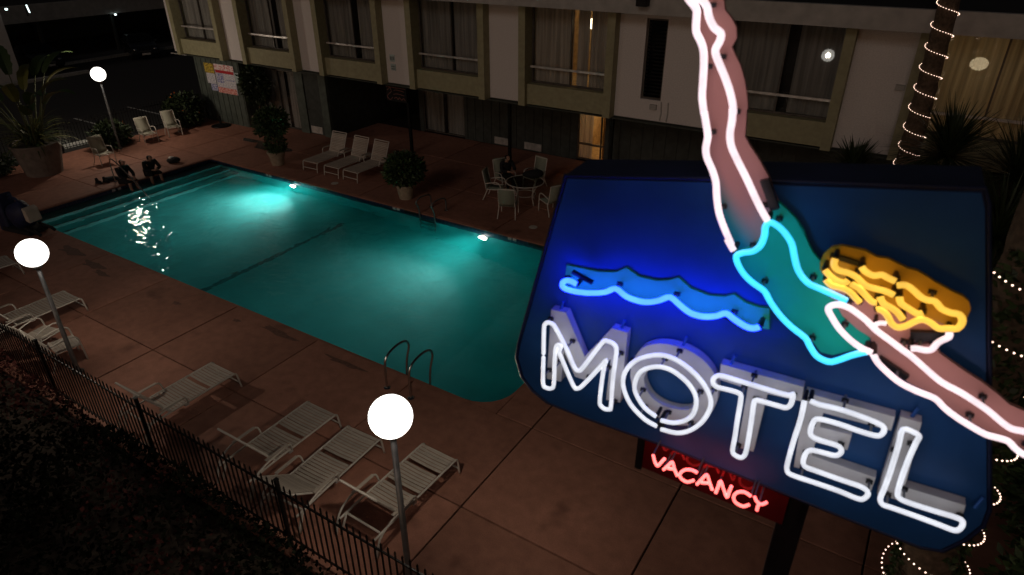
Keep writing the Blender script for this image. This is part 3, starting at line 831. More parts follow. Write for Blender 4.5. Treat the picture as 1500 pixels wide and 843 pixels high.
put_lounger(-10.48, 4.58, 0, 56, 'strap lounger standing alone opposite the middle of the pool side', NG, (12,))
put_lounger(-16.0, 4.56, 1, 60, 'strap lounger next to the two low strap chairs', NG)
put_lounger(-19.4, 4.72, -4, 55, 'strap lounger in front of the covered pool lift', NG)
FG = 'strap loungers facing the pool under the building'
for k, x in enumerate((-18.83, -17.70, -16.72)):
    put_lounger(x, 17.2, 180 + (2 - k * 2), 66, ('strap lounger of the row of three, next to the drooping potted plant', 'middle strap lounger of the row of three under the motel', 'strap lounger partly behind the round bushy planter under the motel')[k], FG)

# ---------------------------------------------------------------- chairs
def sling_chair(label, group, strap=False, mat='sling', recline=18):
    o = thing('patio_chair', (0, 0, 0), 0, label, 'chair', group)
    w = .27; h = .40; q = R(recline); BL = .62
    for s in (-1, 1):
        arm = smooth_path([(s * w, .32, 0), (s * w, .30, h), (s * w, .27, h + .17), (s * w, .18, h + .23), (s * w, .0, h + .22), (s * w, -.22, h + .17)], .07)
        MB().tube(arm, .017, 8).build('armrest', M['alu_white'], o, smooth=True)
        MB().tube([(s * (w - .02), -.14, h + .02), (s * (w + .01), -.32, 0)], .016, 8).build('leg', M['alu_white'], o)
        MB().tube([(s * (w - .02), .30, h), (s * (w - .02), -.20, h - .03), (s * (w - .02), -.20 - BL * math.sin(q), h - .03 + BL * math.cos(q))], .016, 8).build('side_rail', M['alu_white'], o)
    MB().tube([(-w, .30, h - .02), (w, .30, h - .02)], .016, 8).build('cross_bar', M['alu_white'], o)
    tb = (-.20 - BL * math.sin(q), h - .03 + BL * math.cos(q))
    MB().tube([(-w + .02, tb[0], tb[1]), (w - .02, tb[0], tb[1])], .016, 8).build('back_top_bar', M['alu_white'], o)
    if strap:
        me = strap_mesh(.5, .06)
        for i in range(7): obj('strap', me, o, (0, .25 - i * .065, h + .015), (0, 0, 0))
        for i in range(7): obj('strap', me, o, (0, -.21 - (i + .6) * .08 * math.sin(q), h - .03 + (i + .6) * .08 * math.cos(q)), (PI / 2 + q, 0, 0))
    else:
        W = w - .02
        m = MB(); n = 6
        v = []
        for i in range(n + 1):
            t = i / n; y = .29 - .48 * t; z = h + .012 - .03 * t - .035 * math.sin(PI * t)
            v += [(-W, y, z), (W, y, z)]
        m.add(v, [(2 * i, 2 * i + 1, 2 * i + 3, 2 * i + 2) for i in range(n)])
        sbm = m.build('seat', M[mat], o, smooth=True); sm = sbm.modifiers.new('thick', 'SOLIDIFY'); sm.thickness = .008
        m = MB(); v = []
        for i in range(n + 1):
            t = i / n; d = .03 * math.sin(PI * t)
            v += [(-W, -.20 - BL * t * math.sin(q) - d, h + BL * t * math.cos(q)), (W, -.20 - BL * t * math.sin(q) - d, h + BL * t * math.cos(q))]
        m.add(v, [(2 * i, 2 * i + 1, 2 * i + 3, 2 * i + 2) for i in range(n)])
        sbm = m.build('backrest', M[mat], o, smooth=True); sm = sbm.modifiers.new('thick', 'SOLIDIFY'); sm.thickness = .008
    return o
def put_chair(x, y, rz, label, group, **k): return place(sling_chair(label, group, **k), (x, y, 0), R(rz))
CG = 'sling chairs by the back fence'
put_chair(-26.2, 12.35, -95, 'beige sling chair beside the globe lamp post and the people', CG)
put_chair(-27.35, 14.85, -100, 'beige sling chair in front of the leafy shrub, left of the pair', CG)
put_chair(-27.45, 16.05, -108, 'beige sling chair of the pair, next to the flowering bush', CG)
TG = 'strap chairs around the round table'
M['sling_dark'] = pmat('sling_green_grey', (0.26, 0.28, 0.22), 0.75, scale=100, var=0.2)
put_chair(-11.55, 17.15, -75, 'patio chair at the round table with its back to the dark passage', TG, mat='sling_dark', recline=12)
put_chair(-10.35, 16.10, 22, 'patio chair at the round table with its back to the pool', TG, mat='sling_dark', recline=12)
put_chair(-9.35, 17.05, 62, 'patio chair at the round table half hidden by the motel sign', TG, mat='sling_dark', recline=12)
put_chair(-10.95, 18.75, 170, 'patio chair across the round table, facing the pool', TG, mat='sling_dark', recline=12)
put_chair(-11.75, 18.05, -115, 'patio chair under the person sitting at the round table', TG, mat='sling_dark', recline=12)
SG = 'low strap chairs by the lamp'
put_chair(-14.75, 4.6, 10, 'low strap chair with rounded arms, next to the lounger by the fence', SG, strap=True, recline=30)
put_chair(-13.95, 4.62, -10, 'low strap chair with rounded arms directly behind the lamp post', SG, strap=True, recline=30)

# round table
t = thing('round_table', (-10.5, 17.35, 0), 0, 'round glass topped patio table with pale rim and four legs', 'table')
MB().lathe([(.001, .712), (.60, .712), (.60, .722), (.001, .722)], n=40).build('glass_top', M['glass_top'], t)
m = MB(); m.tube([(.61 * math.cos(2 * PI * k / 40), .61 * math.sin(2 * PI * k / 40), .715) for k in range(40)], .018, 8, closed=True); m.build('rim', M['alu_white'], t, smooth=True)
for k in range(4):
    a = PI / 4 + k * PI / 2 + .5
    MB().tube(smooth_path([(.56 * math.cos(a), .56 * math.sin(a), .70), (.42 * math.cos(a), .42 * math.sin(a), .5), (.34 * math.cos(a), .34 * math.sin(a), .3), (.42 * math.cos(a), .42 * math.sin(a), 0)], .1), .022, 8).build('leg', M['alu_white'], t, smooth=True)
MB().tube([(.34 * math.cos(2 * PI * k / 24), .34 * math.sin(2 * PI * k / 24), .3) for k in range(24)], .014, 6, closed=True).build('leg_ring', M['alu_white'], t)
# dark bag on the table
m = MB().sphere((0, 0, .14), .3, 18, 10, .47)
m.v = [(x * 1.15 + .02 * math.sin(9 * y), y * .62, z * (1 + .12 * math.sin(x * 7))) for x, y, z in m.v]
b = thing('duffel_bag', (-10.45, 17.75, .724), R(25), 'black soft bag lying on the round table', 'bag')
m.build('bag_body', M['black_cloth'], b, smooth=True)
MB().tube(smooth_path([(-.2, 0, .25), (-.12, -.03, .33), (.1, -.03, .34), (.2, 0, .25)], .04), .012, 6).build('strap', M['black_cloth'], b, smooth=True)

# ---------------------------------------------------------------- stainless rails
def ladder(x, y, sgn, label, hs=1.0, rm='steel'):
    o = thing('pool_ladder', (x, y, 0), 0 if sgn > 0 else PI, label, 'ladder', 'stainless pool ladders')
    for dx in (-.3, .3):
        p = smooth_path([(a, b, c * hs if c > 0 else c) for a, b, c in ((dx, -.42, 0), (dx, -.42, .45), (dx, -.36, .68), (dx, -.12, .78), (dx, .18, .76), (dx, .30, .60), (dx, .20, .25), (dx, .16, -.3), (dx, .16, -1.1))], .06)
        MB().tube(p, .024, 10).build('grab_rail', M[rm], o, smooth=True)
        MB().lathe([(.07, 0), (.07, .012), (.03, .03)], (dx, -.42, 0), 14).build('base_flange', M['steel'], o)
    for z in (-.35, -.65, -.95):
        MB().box(-.3, .3, .12, .2, z - .02, z + .02).build('rung', M['steel'], o)
    return o
ladder(-7.37, 7.92, 1, 'stainless pool ladder with looped rails on the loungers side')
ladder(-12.55, 15.0, -1, 'stainless pool ladder with low looped rails on the motel side', .62, 'post_metal')
o = thing('handrail', (PX0, 11.35, 0), 0, 'thin stainless handrail running down over the pool steps', 'handrail')
MB().tube(smooth_path([(-.42, 0, 0), (-.42, 0, .6), (-.36, 0, .80), (-.20, 0, .86), (.2, 0, .68), (1.1, 0, .10), (1.5, 0, -.3), (1.5, 0, -1.1)], .08), .021, 10).build('rail_tube', M['steel'], o, smooth=True)
MB().lathe([(.06, 0), (.06, .012), (.03, .03)], (-.42, 0, 0), 14).build('base_flange', M['steel'], o)

# covered pool lift
o = thing('pool_lift', (-21.9, 7.55, 0), R(10), 'pool lift under a dark navy cover at the corner by the steps', 'pool lift')
MB().add([(-.75, -.28, 0), (-.35, -.28, 0), (-.35, .28, 0), (-.75, .28, 0), (-.70, -.22, 1.05), (-.46, -.22, 1.12), (-.46, .22, 1.12), (-.70, .22, 1.05)], [(3, 2, 1, 0), (4, 5, 6, 7), (0, 1, 5, 4), (1, 2, 6, 5), (2, 3, 7, 6), (3, 0, 4, 7)]).build('covered_mast', M['navy_cover'], o, bevel=.05)
m = MB().sphere((.02, 0, .52), .42, 20, 12, 1.0); m.v = [(x * 1.1, y * .75, z + .04 * math.sin(x * 9 + y * 7)) for x, y, z in m.v]
m.build('covered_seat', M['navy_cover'], o, smooth=True)
MB().box(-.6, .55, -.3, .3, .02, .16).build('base', M['black_cloth'], o, bevel=.03)
MB().tube([(-.5, .1, .95), (-.1, .05, 1.0), (.3, 0, .8)], .04, 8).build('boom', M['navy_cover'], o, smooth=True)
MB().add([(.46, -.2, .45), (.62, -.2, .40), (.62, .2, .40), (.46, .2, .45), (.44, -.2, .85), (.58, -.2, .78), (.58, .2, .78), (.44, .2, .85)], [(3, 2, 1, 0), (4, 5, 6, 7), (0, 1, 5, 4), (1, 2, 6, 5), (2, 3, 7, 6), (3, 0, 4, 7)]).build('seat_cushion', M['vinyl'], o, bevel=.03)
for dy in (-.22, .22): MB().tube([(.35, dy, .22), (.80, dy, .16), (.95, dy, .10)], .045, 8).build('footrest_arm', M['black_cloth'], o, smooth=True)

# umbrella base, drain cover, deck patches
o = thing('umbrella_base', (-26.96, 18.05, 0), 0, 'dark round umbrella base standing before the notice wall', 'umbrella base')
MB().lathe([(.42, 0), (.42, .03), (.36, .06), (.05, .10), (.04, .45), (.001, .45)], n=28).build('base_disc', M['black_metal'], o, smooth=True)
for x, y in ((-9.24, 15.75), (-17.1, 15.35)):
    o = MB().lathe([(.001, .006), (.13, .006), (.13, .0)], n=24).build('skimmer_lid', M['alu_white']); o.location = (x, y, .002)
    tag(o, 'round pale skimmer lid flush in the deck ' + ('near the round table' if x > -12 else 'by the feet of the three loungers'), 'lid')
M['wet'] = pmat('wet_concrete', (0.07, 0.055, 0.05), 0.25, scale=3, var=.2)
M['stain'] = pmat('stained_concrete', (0.17, 0.085, 0.062), 0.75, scale=14, var=.3)
for (x, y, rx, ry, a) in ((-17.95, 7.35, .42, .16, .4), (-17.3, 7.2, .30, .10, 1.3), (-19.35, 7.5, .5, .2, .9), (-12.3, 7.55, .10, .07, .1), (-11.1, 7.72, .55, .09, 2.0), (-14.2, 7.3, .12, .08, .6), (-9.0, 7.65, .5, .08, .3)):
    v = [(rx * (1 + .3 * math.sin(3 * q + a) + .12 * math.sin(7 * q)) * math.cos(q), ry * (1 + .3 * math.sin(2 * q + 1 + a) + .15 * math.sin(5 * q + a)) * math.sin(q), 0) for q in [2 * PI * k / 36 for k in range(36)]]
    o = MB().add(v, [tuple(range(36))]).build('deck_stain', M['stain']); o.location = (x, y, .0066); tag(o, kind='structure')
for (x, y, rx, ry, a) in ((-22.4, 17.0, .95, .45, .4), (-23.9, 17.25, .55, .22, .2)):
    v = [(rx * (1 + .22 * math.sin(3 * q + a)) * math.cos(q), ry * (1 + .25 * math.sin(2 * q + 1 + a)) * math.sin(q), 0) for q in [2 * PI * k / 28 for k in range(28)]]
    o = MB().add(v, [tuple(range(28))]).build('puddle', M['wet']); o.location = (x, y, .0068); tag(o, kind='structure')

# ---------------------------------------------------------------- people
def skin_obj(name, verts, edges, radii, mat, parent=None, root=0, sub=2):
    me = bpy.data.meshes.new(name); me.from_pydata([tuple(v) for v in verts], edges, []); me.materials.append(mat)
    o = bpy.data.objects.new(name, me); COL.objects.link(o)
    if parent: o.parent = parent
    md = o.modifiers.new('skin', 'SKIN'); md.use_smooth_shade = True
    sv = me.skin_vertices[0].data
    for i, r in enumerate(radii): sv[i].radius = (r, r) if not isinstance(r, tuple) else r
    sv[root].use_root = True
    ss = o.modifiers.new('sub', 'SUBSURF'); ss.levels = sub; ss.render_levels = sub
    return o
def person(loc, rz, label, J, sleeves=True, hair_long=False, long_coat=False, leg_cover=.5):
    """J: joint dict in local coordinates, facing +x."""
    V_ = []; E_ = []; Rr = []
    idx = {}
    def add(k, p, r, par=None):
        idx[k] = len(V_); V_.append(Vector(p)); Rr.append(r)
        if par is not None: E_.append((idx[par], idx[k]))
    add('pelvis', J['pelvis'], .125)
    add('waist', Vector(J['pelvis']).lerp(Vector(J['chest']), .45), .115, 'pelvis')
    add('chest', J['chest'], .135, 'waist'); add('neck', J['neck'], .055, 'chest')
    add('headb', Vector(J['neck']).lerp(Vector(J['head']), .5), .075, 'neck'); add('head', J['head'], .098, 'headb'); add('crown', Vector(J['head']) + Vector((-.01, 0, .075)), .07, 'head')
    add('nose', Vector(J['head']) + Vector((.105, 0, -.03)), .014, 'head')
    for s, n in ((1, 'l'), (-1, 'r')):
        def P(k): return Vector(J[k + n]) if (k + n) in J else Vector((J[k][0], J[k][1] * s, J[k][2]))
        add('sh' + n, P('shoulder'), .062, 'chest'); add('el' + n, P('elbow'), .045, 'sh' + n); add('wr' + n, P('wrist'), .03, 'el' + n)
        d = (P('wrist') - P('elbow')).normalized(); side = d.cross(Vector((0, 0, 1))).normalized() if abs(d.z) < .9 else Vector((0, 1, 0))
        add('palm' + n, P('wrist') + d * .07, .034, 'wr' + n)
        for fi, (off, ln) in enumerate(((-.03, .065), (-.01, .08), (.01, .076), (.03, .06))):
            add('f%d%s' % (fi, n), P('wrist') + d * (.08 + ln * .55) + side * off * 1.1, .010, 'palm' + n)
            add('g%d%s' % (fi, n), P('wrist') + d * (.08 + ln) + side * off * 1.2 + Vector((0, 0, -.02)), .008, 'f%d%s' % (fi, n))
        add('th' + n, P('wrist') + d * .07 + side * -.055 * s, .011, 'palm' + n)
        add('hip' + n, P('hip'), .095, 'pelvis'); add('kn' + n, P('knee'), .062, 'hip' + n); add('an' + n, P('ankle'), .042, 'kn' + n)
        add('toe' + n, P('ankle') + Vector((.17, 0, -.05)), .034, 'an' + n)
    body = skin_obj('person', V_, E_, Rr, M['skin'], None, 0)
    body.location = loc; body.rotation_euler = (0, 0, rz); tag(body, label, 'person', 'people by the pool')
    # jacket
    keys = ['pelvis', 'waist', 'chest', 'neck', 'shl', 'ell', 'wrl', 'shr', 'elr', 'wrr']
    vi = {k: i for i, k in enumerate(keys)}
    vv = [V_[idx[k]] for k in keys]; vv[3] = V_[idx['chest']].lerp(V_[idx['neck']], .75)
    vv[6] = V_[idx['ell']].lerp(V_[idx['wrl']], .92); vv[9] = V_[idx['elr']].lerp(V_[idx['wrr']], .92)
    skin_obj('jacket', vv, [(0, 1), (1, 2), (2, 3), (2, 4), (4, 5), (5, 6), (2, 7), (7, 8), (8, 9)], [.155, .15, .165, .085, .082, .062, .046, .082, .062, .046], M['black_cloth'], body, 0)
    k1 = V_[idx['hipl']].lerp(V_[idx['knl']], 1.0); k2 = V_[idx['hipr']].lerp(V_[idx['knr']], 1.0)
    e1 = V_[idx['knl']].lerp(V_[idx['anl']], leg_cover); e2 = V_[idx['knr']].lerp(V_[idx['anr']], leg_cover)
    skin_obj('trousers', [V_[0], V_[idx['hipl']], k1, e1, V_[idx['hipr']], k2, e2], [(0, 1), (1, 2), (2, 3), (0, 4), (4, 5), (5, 6)], [.14, .112, .085, .07, .112, .085, .07], M['black_cloth'], body, 0)
    h = V_[idx['head']]
    hv = [h + Vector((-.02, 0, .055)), h + Vector((-.055, 0, .0)), h + Vector((-.05, 0, -.09))]
    hr = [.108, .098, .075]
    if hair_long: hv.append(h + Vector((-.07, 0, -.25))); hr.append(.085)
    skin_obj('hair', hv, [(i, i + 1) for i in range(len(hv) - 1)], hr, M['hair'], body, 0)
    for s in (-1, 1):
        MB().sphere(h + Vector((.088, .034 * s, .012)), .012, 8, 6).build('eye', M['hair'], body, smooth=True)
    return body
# two people on the pool edge, feet in the water (local x towards the pool)
J1 = dict(pelvis=(-.12, 0, .12), chest=(-.02, 0, .46), neck=(.02, 0, .64), head=(.10, 0, .78), shoulder=(.0, .19, .56), elbow=(.13, .25, .33), wrist=(.32, .12, .24), hip=(-.06, .10, .11), knee=(.34, .12, .13), ankle=(.36, .13, -.28))
J2 = dict(pelvis=(-.12, 0, .12), chest=(.04, 0, .44), neck=(.11, 0, .60), head=(.21, 0, .70), shoulder=(.07, .20, .53), elbow=(.22, .27, .30), wrist=(.36, .07, .30), hip=(-.06, .11, .11), knee=(.33, .17, .15), ankle=(.34, .18, -.28))
person((PX0 + .02, 11.50, -.01), R(8), 'person in black with dark hair sitting upright at pool edge by the handrail', J1, hair_long=True, leg_cover=.12)
person((PX0 + .02, 12.45, -.01), R(-6), 'person in a black jacket leaning forward at pool edge, feet in water', J2, leg_cover=.2)
J3 = dict(pelvis=(-.05, 0, .52), chest=(.06, 0, .86), neck=(.13, 0, 1.04), head=(.20, 0, 1.17), shoulder=(.08, .19, .97), elbow=(.22, .24, .76), wrist=(.44, .10, .78), hip=(.0, .10, .50), knee=(.40, .12, .48), ankle=(.40, .12, .06))
person((-11.68, 18.02, 0), R(-32), 'person in dark clothes sitting at the round patio table', J3, leg_cover=.9)
# things by the people
def shoe(x, y, rz, label, z=0.004):
    o = thing('shoe', (x, y, z), rz, label, 'shoe', 'black shoes on the deck')
    MB().add([(-.13, -.045, 0), (.14, -.05, 0), (.14, .05, 0), (-.13, .045, 0), (-.12, -.038, .035), (.12, -.042, .03), (.12, .042, .03), (-.12, .038, .035)], [(3, 2, 1, 0), (4, 5, 6, 7), (0, 1, 5, 4), (1, 2, 6, 5), (2, 3, 7, 6), (3, 0, 4, 7)]).build('sole', M['black_cloth'], o)
    m = MB().sphere((0, 0, .05), .12, 12, 8, .5); m.v = [(a * 1.05, b * .42, max(.03, c + (.10 if a < -.02 and c > .05 else 0))) for a, b, c in m.v]
    m.build('upper', M['black_cloth'], o, smooth=True)
shoe(-24.15, 10.95, .4, 'black shoe on the deck, the one farther from the crumpled garment'); shoe(-24.05, 11.15, .2, 'black shoe on the deck touching the crumpled garment by the handrail')
o = thing('crumpled_jacket', (-24.12, 11.42, .004), .3, 'small dark crumpled garment on the deck next to the shoes', 'jacket')
m = MB().sphere((0, 0, .05), .22, 16, 8, .32); m.v = [(a * 1.3 + .03 * math.sin(13 * b), b * .8, c + .03 * math.sin(17 * a) * math.cos(11 * b)) for a, b, c in m.v]
m.build('cloth', M['black_cloth'], o, smooth=True)
o = thing('backpack', (-24.0, 13.75, .004), .5, 'small dark bag with a pale top lying by the pool corner', 'bag')
m = MB().sphere((0, 0, .10), .24, 16, 10, .48); m.v = [(a * 1.1, b * .75, c + .02 * math.sin(12 * a)) for a, b, c in m.v]
m.build('bag_body', M['black_cloth'], o, smooth=True)
m = MB().sphere((-.08, .03, .19), .11, 12, 8, .4); m.build('pale_cloth', M['rail'], o, smooth=True)
# ---------------------------------------------------------------- plants
def leaf_cloud(n, c, rx, ry, rz, size, mat, name, parent, shell=.55, lump=.3, asp=2.2, seed=0, zmin=None):
    rnd = random.Random(seed); v = []; f = []
    lumps = [(rnd.uniform(0, 2 * PI), rnd.uniform(-1, 1), rnd.uniform(.6, 1.25)) for _ in range(14)]
    i = 0
    while i < n:
        d = Vector((rnd.gauss(0, 1), rnd.gauss(0, 1), rnd.gauss(0, 1)))
        if d.length < .01: continue
        d.normalize()
        az = math.atan2(d.y, d.x)
        k = 1.0
        for (la, lz, ls) in lumps:
            dd = abs((az - la + PI) % (2 * PI) - PI) + abs(d.z - lz)
            if dd < .6: k += (ls - 1) * (1 - dd / .6) * lump * 3
        r = (shell + (1 - shell) * rnd.random() ** .6) * k * rnd.uniform(.9, 1.08)
        p = Vector((c[0] + d.x * rx * r, c[1] + d.y * ry * r, c[2] + d.z * rz * r))
        if zmin is not None and p.z < zmin: p.z = zmin + rnd.random() * .1
        s = size * rnd.uniform(.6, 1.4)
        t = (d + Vector((rnd.uniform(-1, 1), rnd.uniform(-1, 1), rnd.uniform(-.8, .6)))).normalized()
        a = t.cross(Vector((rnd.uniform(-1, 1), rnd.uniform(-1, 1), rnd.uniform(-1, 1)))).normalized()
        o = len(v)
        v += [p, p + t * s * .5 + a * s / asp * .5, p + t * s, p + t * s * .5 - a * s / asp * .5]
        f.append((o, o + 1, o + 2, o + 3)); i += 1
    me = bpy.data.meshes.new(name); me.from_pydata([tuple(q) for q in v], [], f); me.materials.append(mat); me.update()
    return obj(name, me, parent)
def pot(o, r0, r1, h, mat):
    MB().lathe([(r0, 0), (r1, h - .06), (r1 + .03, h - .06), (r1 + .03, h), (r1 - .02, h), (r1 - .05, h - .08), (.001, h - .08)], n=28).build('pot', M[mat], o, smooth=False)
def blades(o, name, n, L_, w, mat, z0, spread=1.0, up=.25, droop=.6, seed=0, seg=5, fold=.0):
    """radiating strap leaves as real curved strips, one mesh"""
    rnd = random.Random(seed); v = []; f = []
    for i in range(n):
        az = rnd.uniform(0, 2 * PI); el = rnd.uniform(up, 1.45); l = L_ * rnd.uniform(.65, 1.1)
        h = Vector((math.cos(az), math.sin(az), 0)); side = Vector((-math.sin(az), math.cos(az), 0))
        base = len(v); p = Vector((0, 0, z0)) + h * .03
        e = el
        for k in range(seg + 1):
            t = k / seg; ww = w * (math.sin(PI * (.18 + .82 * t)) ** .8) if k < seg else .002
            v += [p - side * ww, p + side * ww]
            p = p + (h * math.cos(e) * spread + Vector((0, 0, math.sin(e)))) * (l / seg); e -= droop * rnd.uniform(.6, 1.2) / seg
        for k in range(seg): f.append((base + 2 * k, base + 2 * k + 1, base + 2 * k + 3, base + 2 * k + 2))
    me = bpy.data.meshes.new(name); me.from_pydata([tuple(q) for q in v], [], f); me.materials.append(M[mat]); me.update()
    return obj(name, me, o)
def trunk(o, p0, p1, r0, r1, mat='bark', name='trunk'):
    p0, p1 = Vector(p0), Vector(p1); mid = p0.lerp(p1, .5) + Vector((.03, .02, 0))
    return MB().tube([p0, mid, p1], [r0, (r0 + r1) / 2, r1], 10).build(name, M[mat], o, smooth=True)

# planter with drooping crown left of the loungers
o = thing('potted_tree', (-20.45, 15.72, 0), 0, 'bushy drooping plant in a clay pot standing left of the three loungers', 'plant')
pot(o, .22, .31, .52, 'terracotta'); trunk(o, (0, 0, .4), (.02, 0, 1.6), .04, .03)
leaf_cloud(2600, (0, 0, 1.62), .62, .58, .5, .13, M['leaf'], 'crown', o, seed=1, lump=.35)
leaf_cloud(900, (.05, 0, .82), .4, .36, .34, .12, M['leaf'], 'lower_foliage', o, seed=2, lump=.4)
# round bush planter
o = thing('potted_shrub', (-14.05, 15.6, 0), 0, 'round bushy potted shrub beside the pool ladder on the motel side', 'plant')
pot(o, .22, .30, .50, 'terracotta'); trunk(o, (0, 0, .4), (0, 0, .9), .04, .03)
leaf_cloud(3000, (0, 0, 1.0), .62, .6, .5, .15, M['leaf'], 'crown', o, seed=3, lump=.25)
blades(o, 'spiky_leaves', 90, .62, .012, 'leaf', .8, seed=4, droop=.7)
# potted tree against the window wall
o = thing('potted_tree', (-25.0, 18.75, 0), 0, 'tall dark potted tree beside the notice wall end', 'plant')
pot(o, .24, .34, .58, 'terracotta'); trunk(o, (0, 0, .4), (.03, .0, 1.8), .05, .03)
leaf_cloud(2600, (0, -.02, 1.9), .6, .55, .85, .15, M['leaf_dark'], 'crown', o, seed=5, lump=.4)
# flowering bushes by the chairs
def bush(x, y, rx, ry, h, n, label, seed, mat='leaf_dark', blooms=0):
    o = thing('garden_shrub', (x, y, -.1), 0, label, 'shrub', 'shrubs by the back fence')
    for k in range(5): trunk(o, (.1 * math.cos(k * 1.3), .1 * math.sin(k * 1.3), 0), (.3 * math.cos(k * 1.3) * rx, .3 * math.sin(k * 1.3) * ry, h * .6), .018, .008, name='stem')
    leaf_cloud(n, (0, 0, h * .55), rx, ry, h * .55, .17, M[mat], 'crown', o, seed=seed, lump=.45, zmin=.04)
    if blooms: leaf_cloud(blooms, (0, 0, h * .62), rx * 1.02, ry * 1.02, h * .55, .11, M['bloom_orange'], 'blossoms', o, seed=seed + 50, shell=.95)
    return o
bush(-28.1, 13.75, .55, .8, .95, 1500, 'low spiky shrub with an orange bloom behind the lamp post and chairs', 11, blooms=10)
b2 = bush(-28.35, 17.35, .75, .9, 1.35, 2600, 'dark flowering bush at the foot of the notice wall end', 12, blooms=14)
blades(b2, 'strap_leaves', 60, .9, .02, 'leaf_dark', .3, seed=13, droop=.9)
o = thing('garden_shrub', (-28.05, 13.6, -.1), 0, 'clump of dark strap leaves beside the back fence and lamp', 'shrub', 'shrubs by the back fence')
blades(o, 'strap_leaves', 110, 1.05, .022, 'leaf', .1, seed=14, droop=1.1)
bush(-28.3, 9.0, .6, 1.2, .75, 1500, 'dark low shrub along the back fence beyond the big pot', 15)
bush(-28.0, 6.5, .8, 1.4, 1.0, 2000, 'dark leafy shrub at the far corner of the back fence', 16)

# big pot with banana-like plant
o = thing('banana_plant', (-27.0, 10.55, 0), 0, 'tall broad-leaved banana-like plant in a big grey pot by the back fence', 'plant')
pot(o, .58, .80, 1.15, 'pot_grey')
def paddle(parent, base, az, stem_l, leaf_l, w, el, mat, seed):
    rnd = random.Random(seed)
    h = Vector((math.cos(az), math.sin(az), 0)); p = Vector(base); e = el; pts = []
    for k in range(7):
        pts.append(p.copy()); p = p + (h * math.cos(e) + Vector((0, 0, math.sin(e)))) * (stem_l / 6); e -= .05
    st = MB().tube(pts, [.035 - .003 * k for k in range(7)], 7).build('leaf_stem', M['stem'], parent, smooth=True)
    side = Vector((-math.sin(az), math.cos(az), 0)); seg = 16; v = []; f = []
    p = pts[-1]
    for k in range(seg + 1):
        t = k / seg; ww = w * math.sin(PI * (.06 + .94 * t) ** .8) ** .7 if k < seg else .01
        ww *= rnd.uniform(.85, 1.08)
        nrm = Vector((0, 0, 1)) * math.cos(e) - h * math.sin(e)
        v += [p - side * ww + nrm * ww * .35, p, p + side * ww + nrm * ww * .35]
        p = p + (h * math.cos(e) + Vector((0, 0, math.sin(e)))) * (leaf_l / seg); e -= 1.25 / seg
    for k in range(seg):
        a = 3 * k
        f += [(a, a + 1, a + 4, a + 3), (a + 1, a + 2, a + 5, a + 4)]
    me = bpy.data.meshes.new('leaf_blade'); me.from_pydata([tuple(q) for q in v], [], f); me.materials.append(M[mat]); me.update()
    obj('leaf_blade', me, parent)
rb = random.Random(3)
for k in range(15):
    az = k * 2.399 + rb.uniform(-.2, .2); el = rb.uniform(1.05, 1.45)
    paddle(o, (.25 * math.cos(az), .25 * math.sin(az), 1.05), az, rb.uniform(1.2, 2.6), rb.uniform(1.2, 1.8), rb.uniform(.17, .27), el, rb.choice(['leaf', 'leaf', 'leaf_yellow']), k)
blades(o, 'arching_leaves', 70, 1.5, .035, 'leaf_yellow', 1.1, seed=21, droop=1.5, up=.35)
blades(o, 'arching_leaves', 90, 1.3, .03, 'leaf', 1.1, seed=22, droop=1.6, up=.2)

# hedge with blossoms beyond the near fence
hd = MB()
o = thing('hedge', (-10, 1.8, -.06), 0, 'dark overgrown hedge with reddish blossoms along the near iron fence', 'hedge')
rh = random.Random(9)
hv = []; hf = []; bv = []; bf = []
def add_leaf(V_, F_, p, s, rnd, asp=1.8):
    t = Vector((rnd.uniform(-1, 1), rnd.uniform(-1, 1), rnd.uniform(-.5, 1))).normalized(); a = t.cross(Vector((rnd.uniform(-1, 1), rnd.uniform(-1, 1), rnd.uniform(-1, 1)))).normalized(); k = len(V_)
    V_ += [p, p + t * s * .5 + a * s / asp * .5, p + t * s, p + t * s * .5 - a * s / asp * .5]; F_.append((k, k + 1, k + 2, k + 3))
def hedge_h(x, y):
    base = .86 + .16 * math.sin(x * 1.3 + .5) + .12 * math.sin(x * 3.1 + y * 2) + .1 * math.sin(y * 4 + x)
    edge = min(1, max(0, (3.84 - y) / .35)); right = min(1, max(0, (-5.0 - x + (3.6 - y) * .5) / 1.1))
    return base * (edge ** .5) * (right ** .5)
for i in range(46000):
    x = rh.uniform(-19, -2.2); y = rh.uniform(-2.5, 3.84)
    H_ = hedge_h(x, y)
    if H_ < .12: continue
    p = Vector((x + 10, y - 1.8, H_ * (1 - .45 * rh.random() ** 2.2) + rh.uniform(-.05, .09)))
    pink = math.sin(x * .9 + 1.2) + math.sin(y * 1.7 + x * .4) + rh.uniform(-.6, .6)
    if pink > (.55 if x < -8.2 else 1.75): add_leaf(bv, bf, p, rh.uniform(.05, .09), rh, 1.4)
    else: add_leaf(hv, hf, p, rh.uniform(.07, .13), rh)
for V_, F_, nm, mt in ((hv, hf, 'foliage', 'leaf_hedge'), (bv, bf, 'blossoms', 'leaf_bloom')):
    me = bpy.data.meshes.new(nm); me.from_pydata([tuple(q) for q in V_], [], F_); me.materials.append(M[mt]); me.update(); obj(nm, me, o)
for k in range(14): trunk(o, (-8 + k * .6, rh.uniform(-.5, 1), 0), (-8 + k * .6 + rh.uniform(-.2, .2), rh.uniform(-.5, 1.2), .8), .03, .015, name='stem')

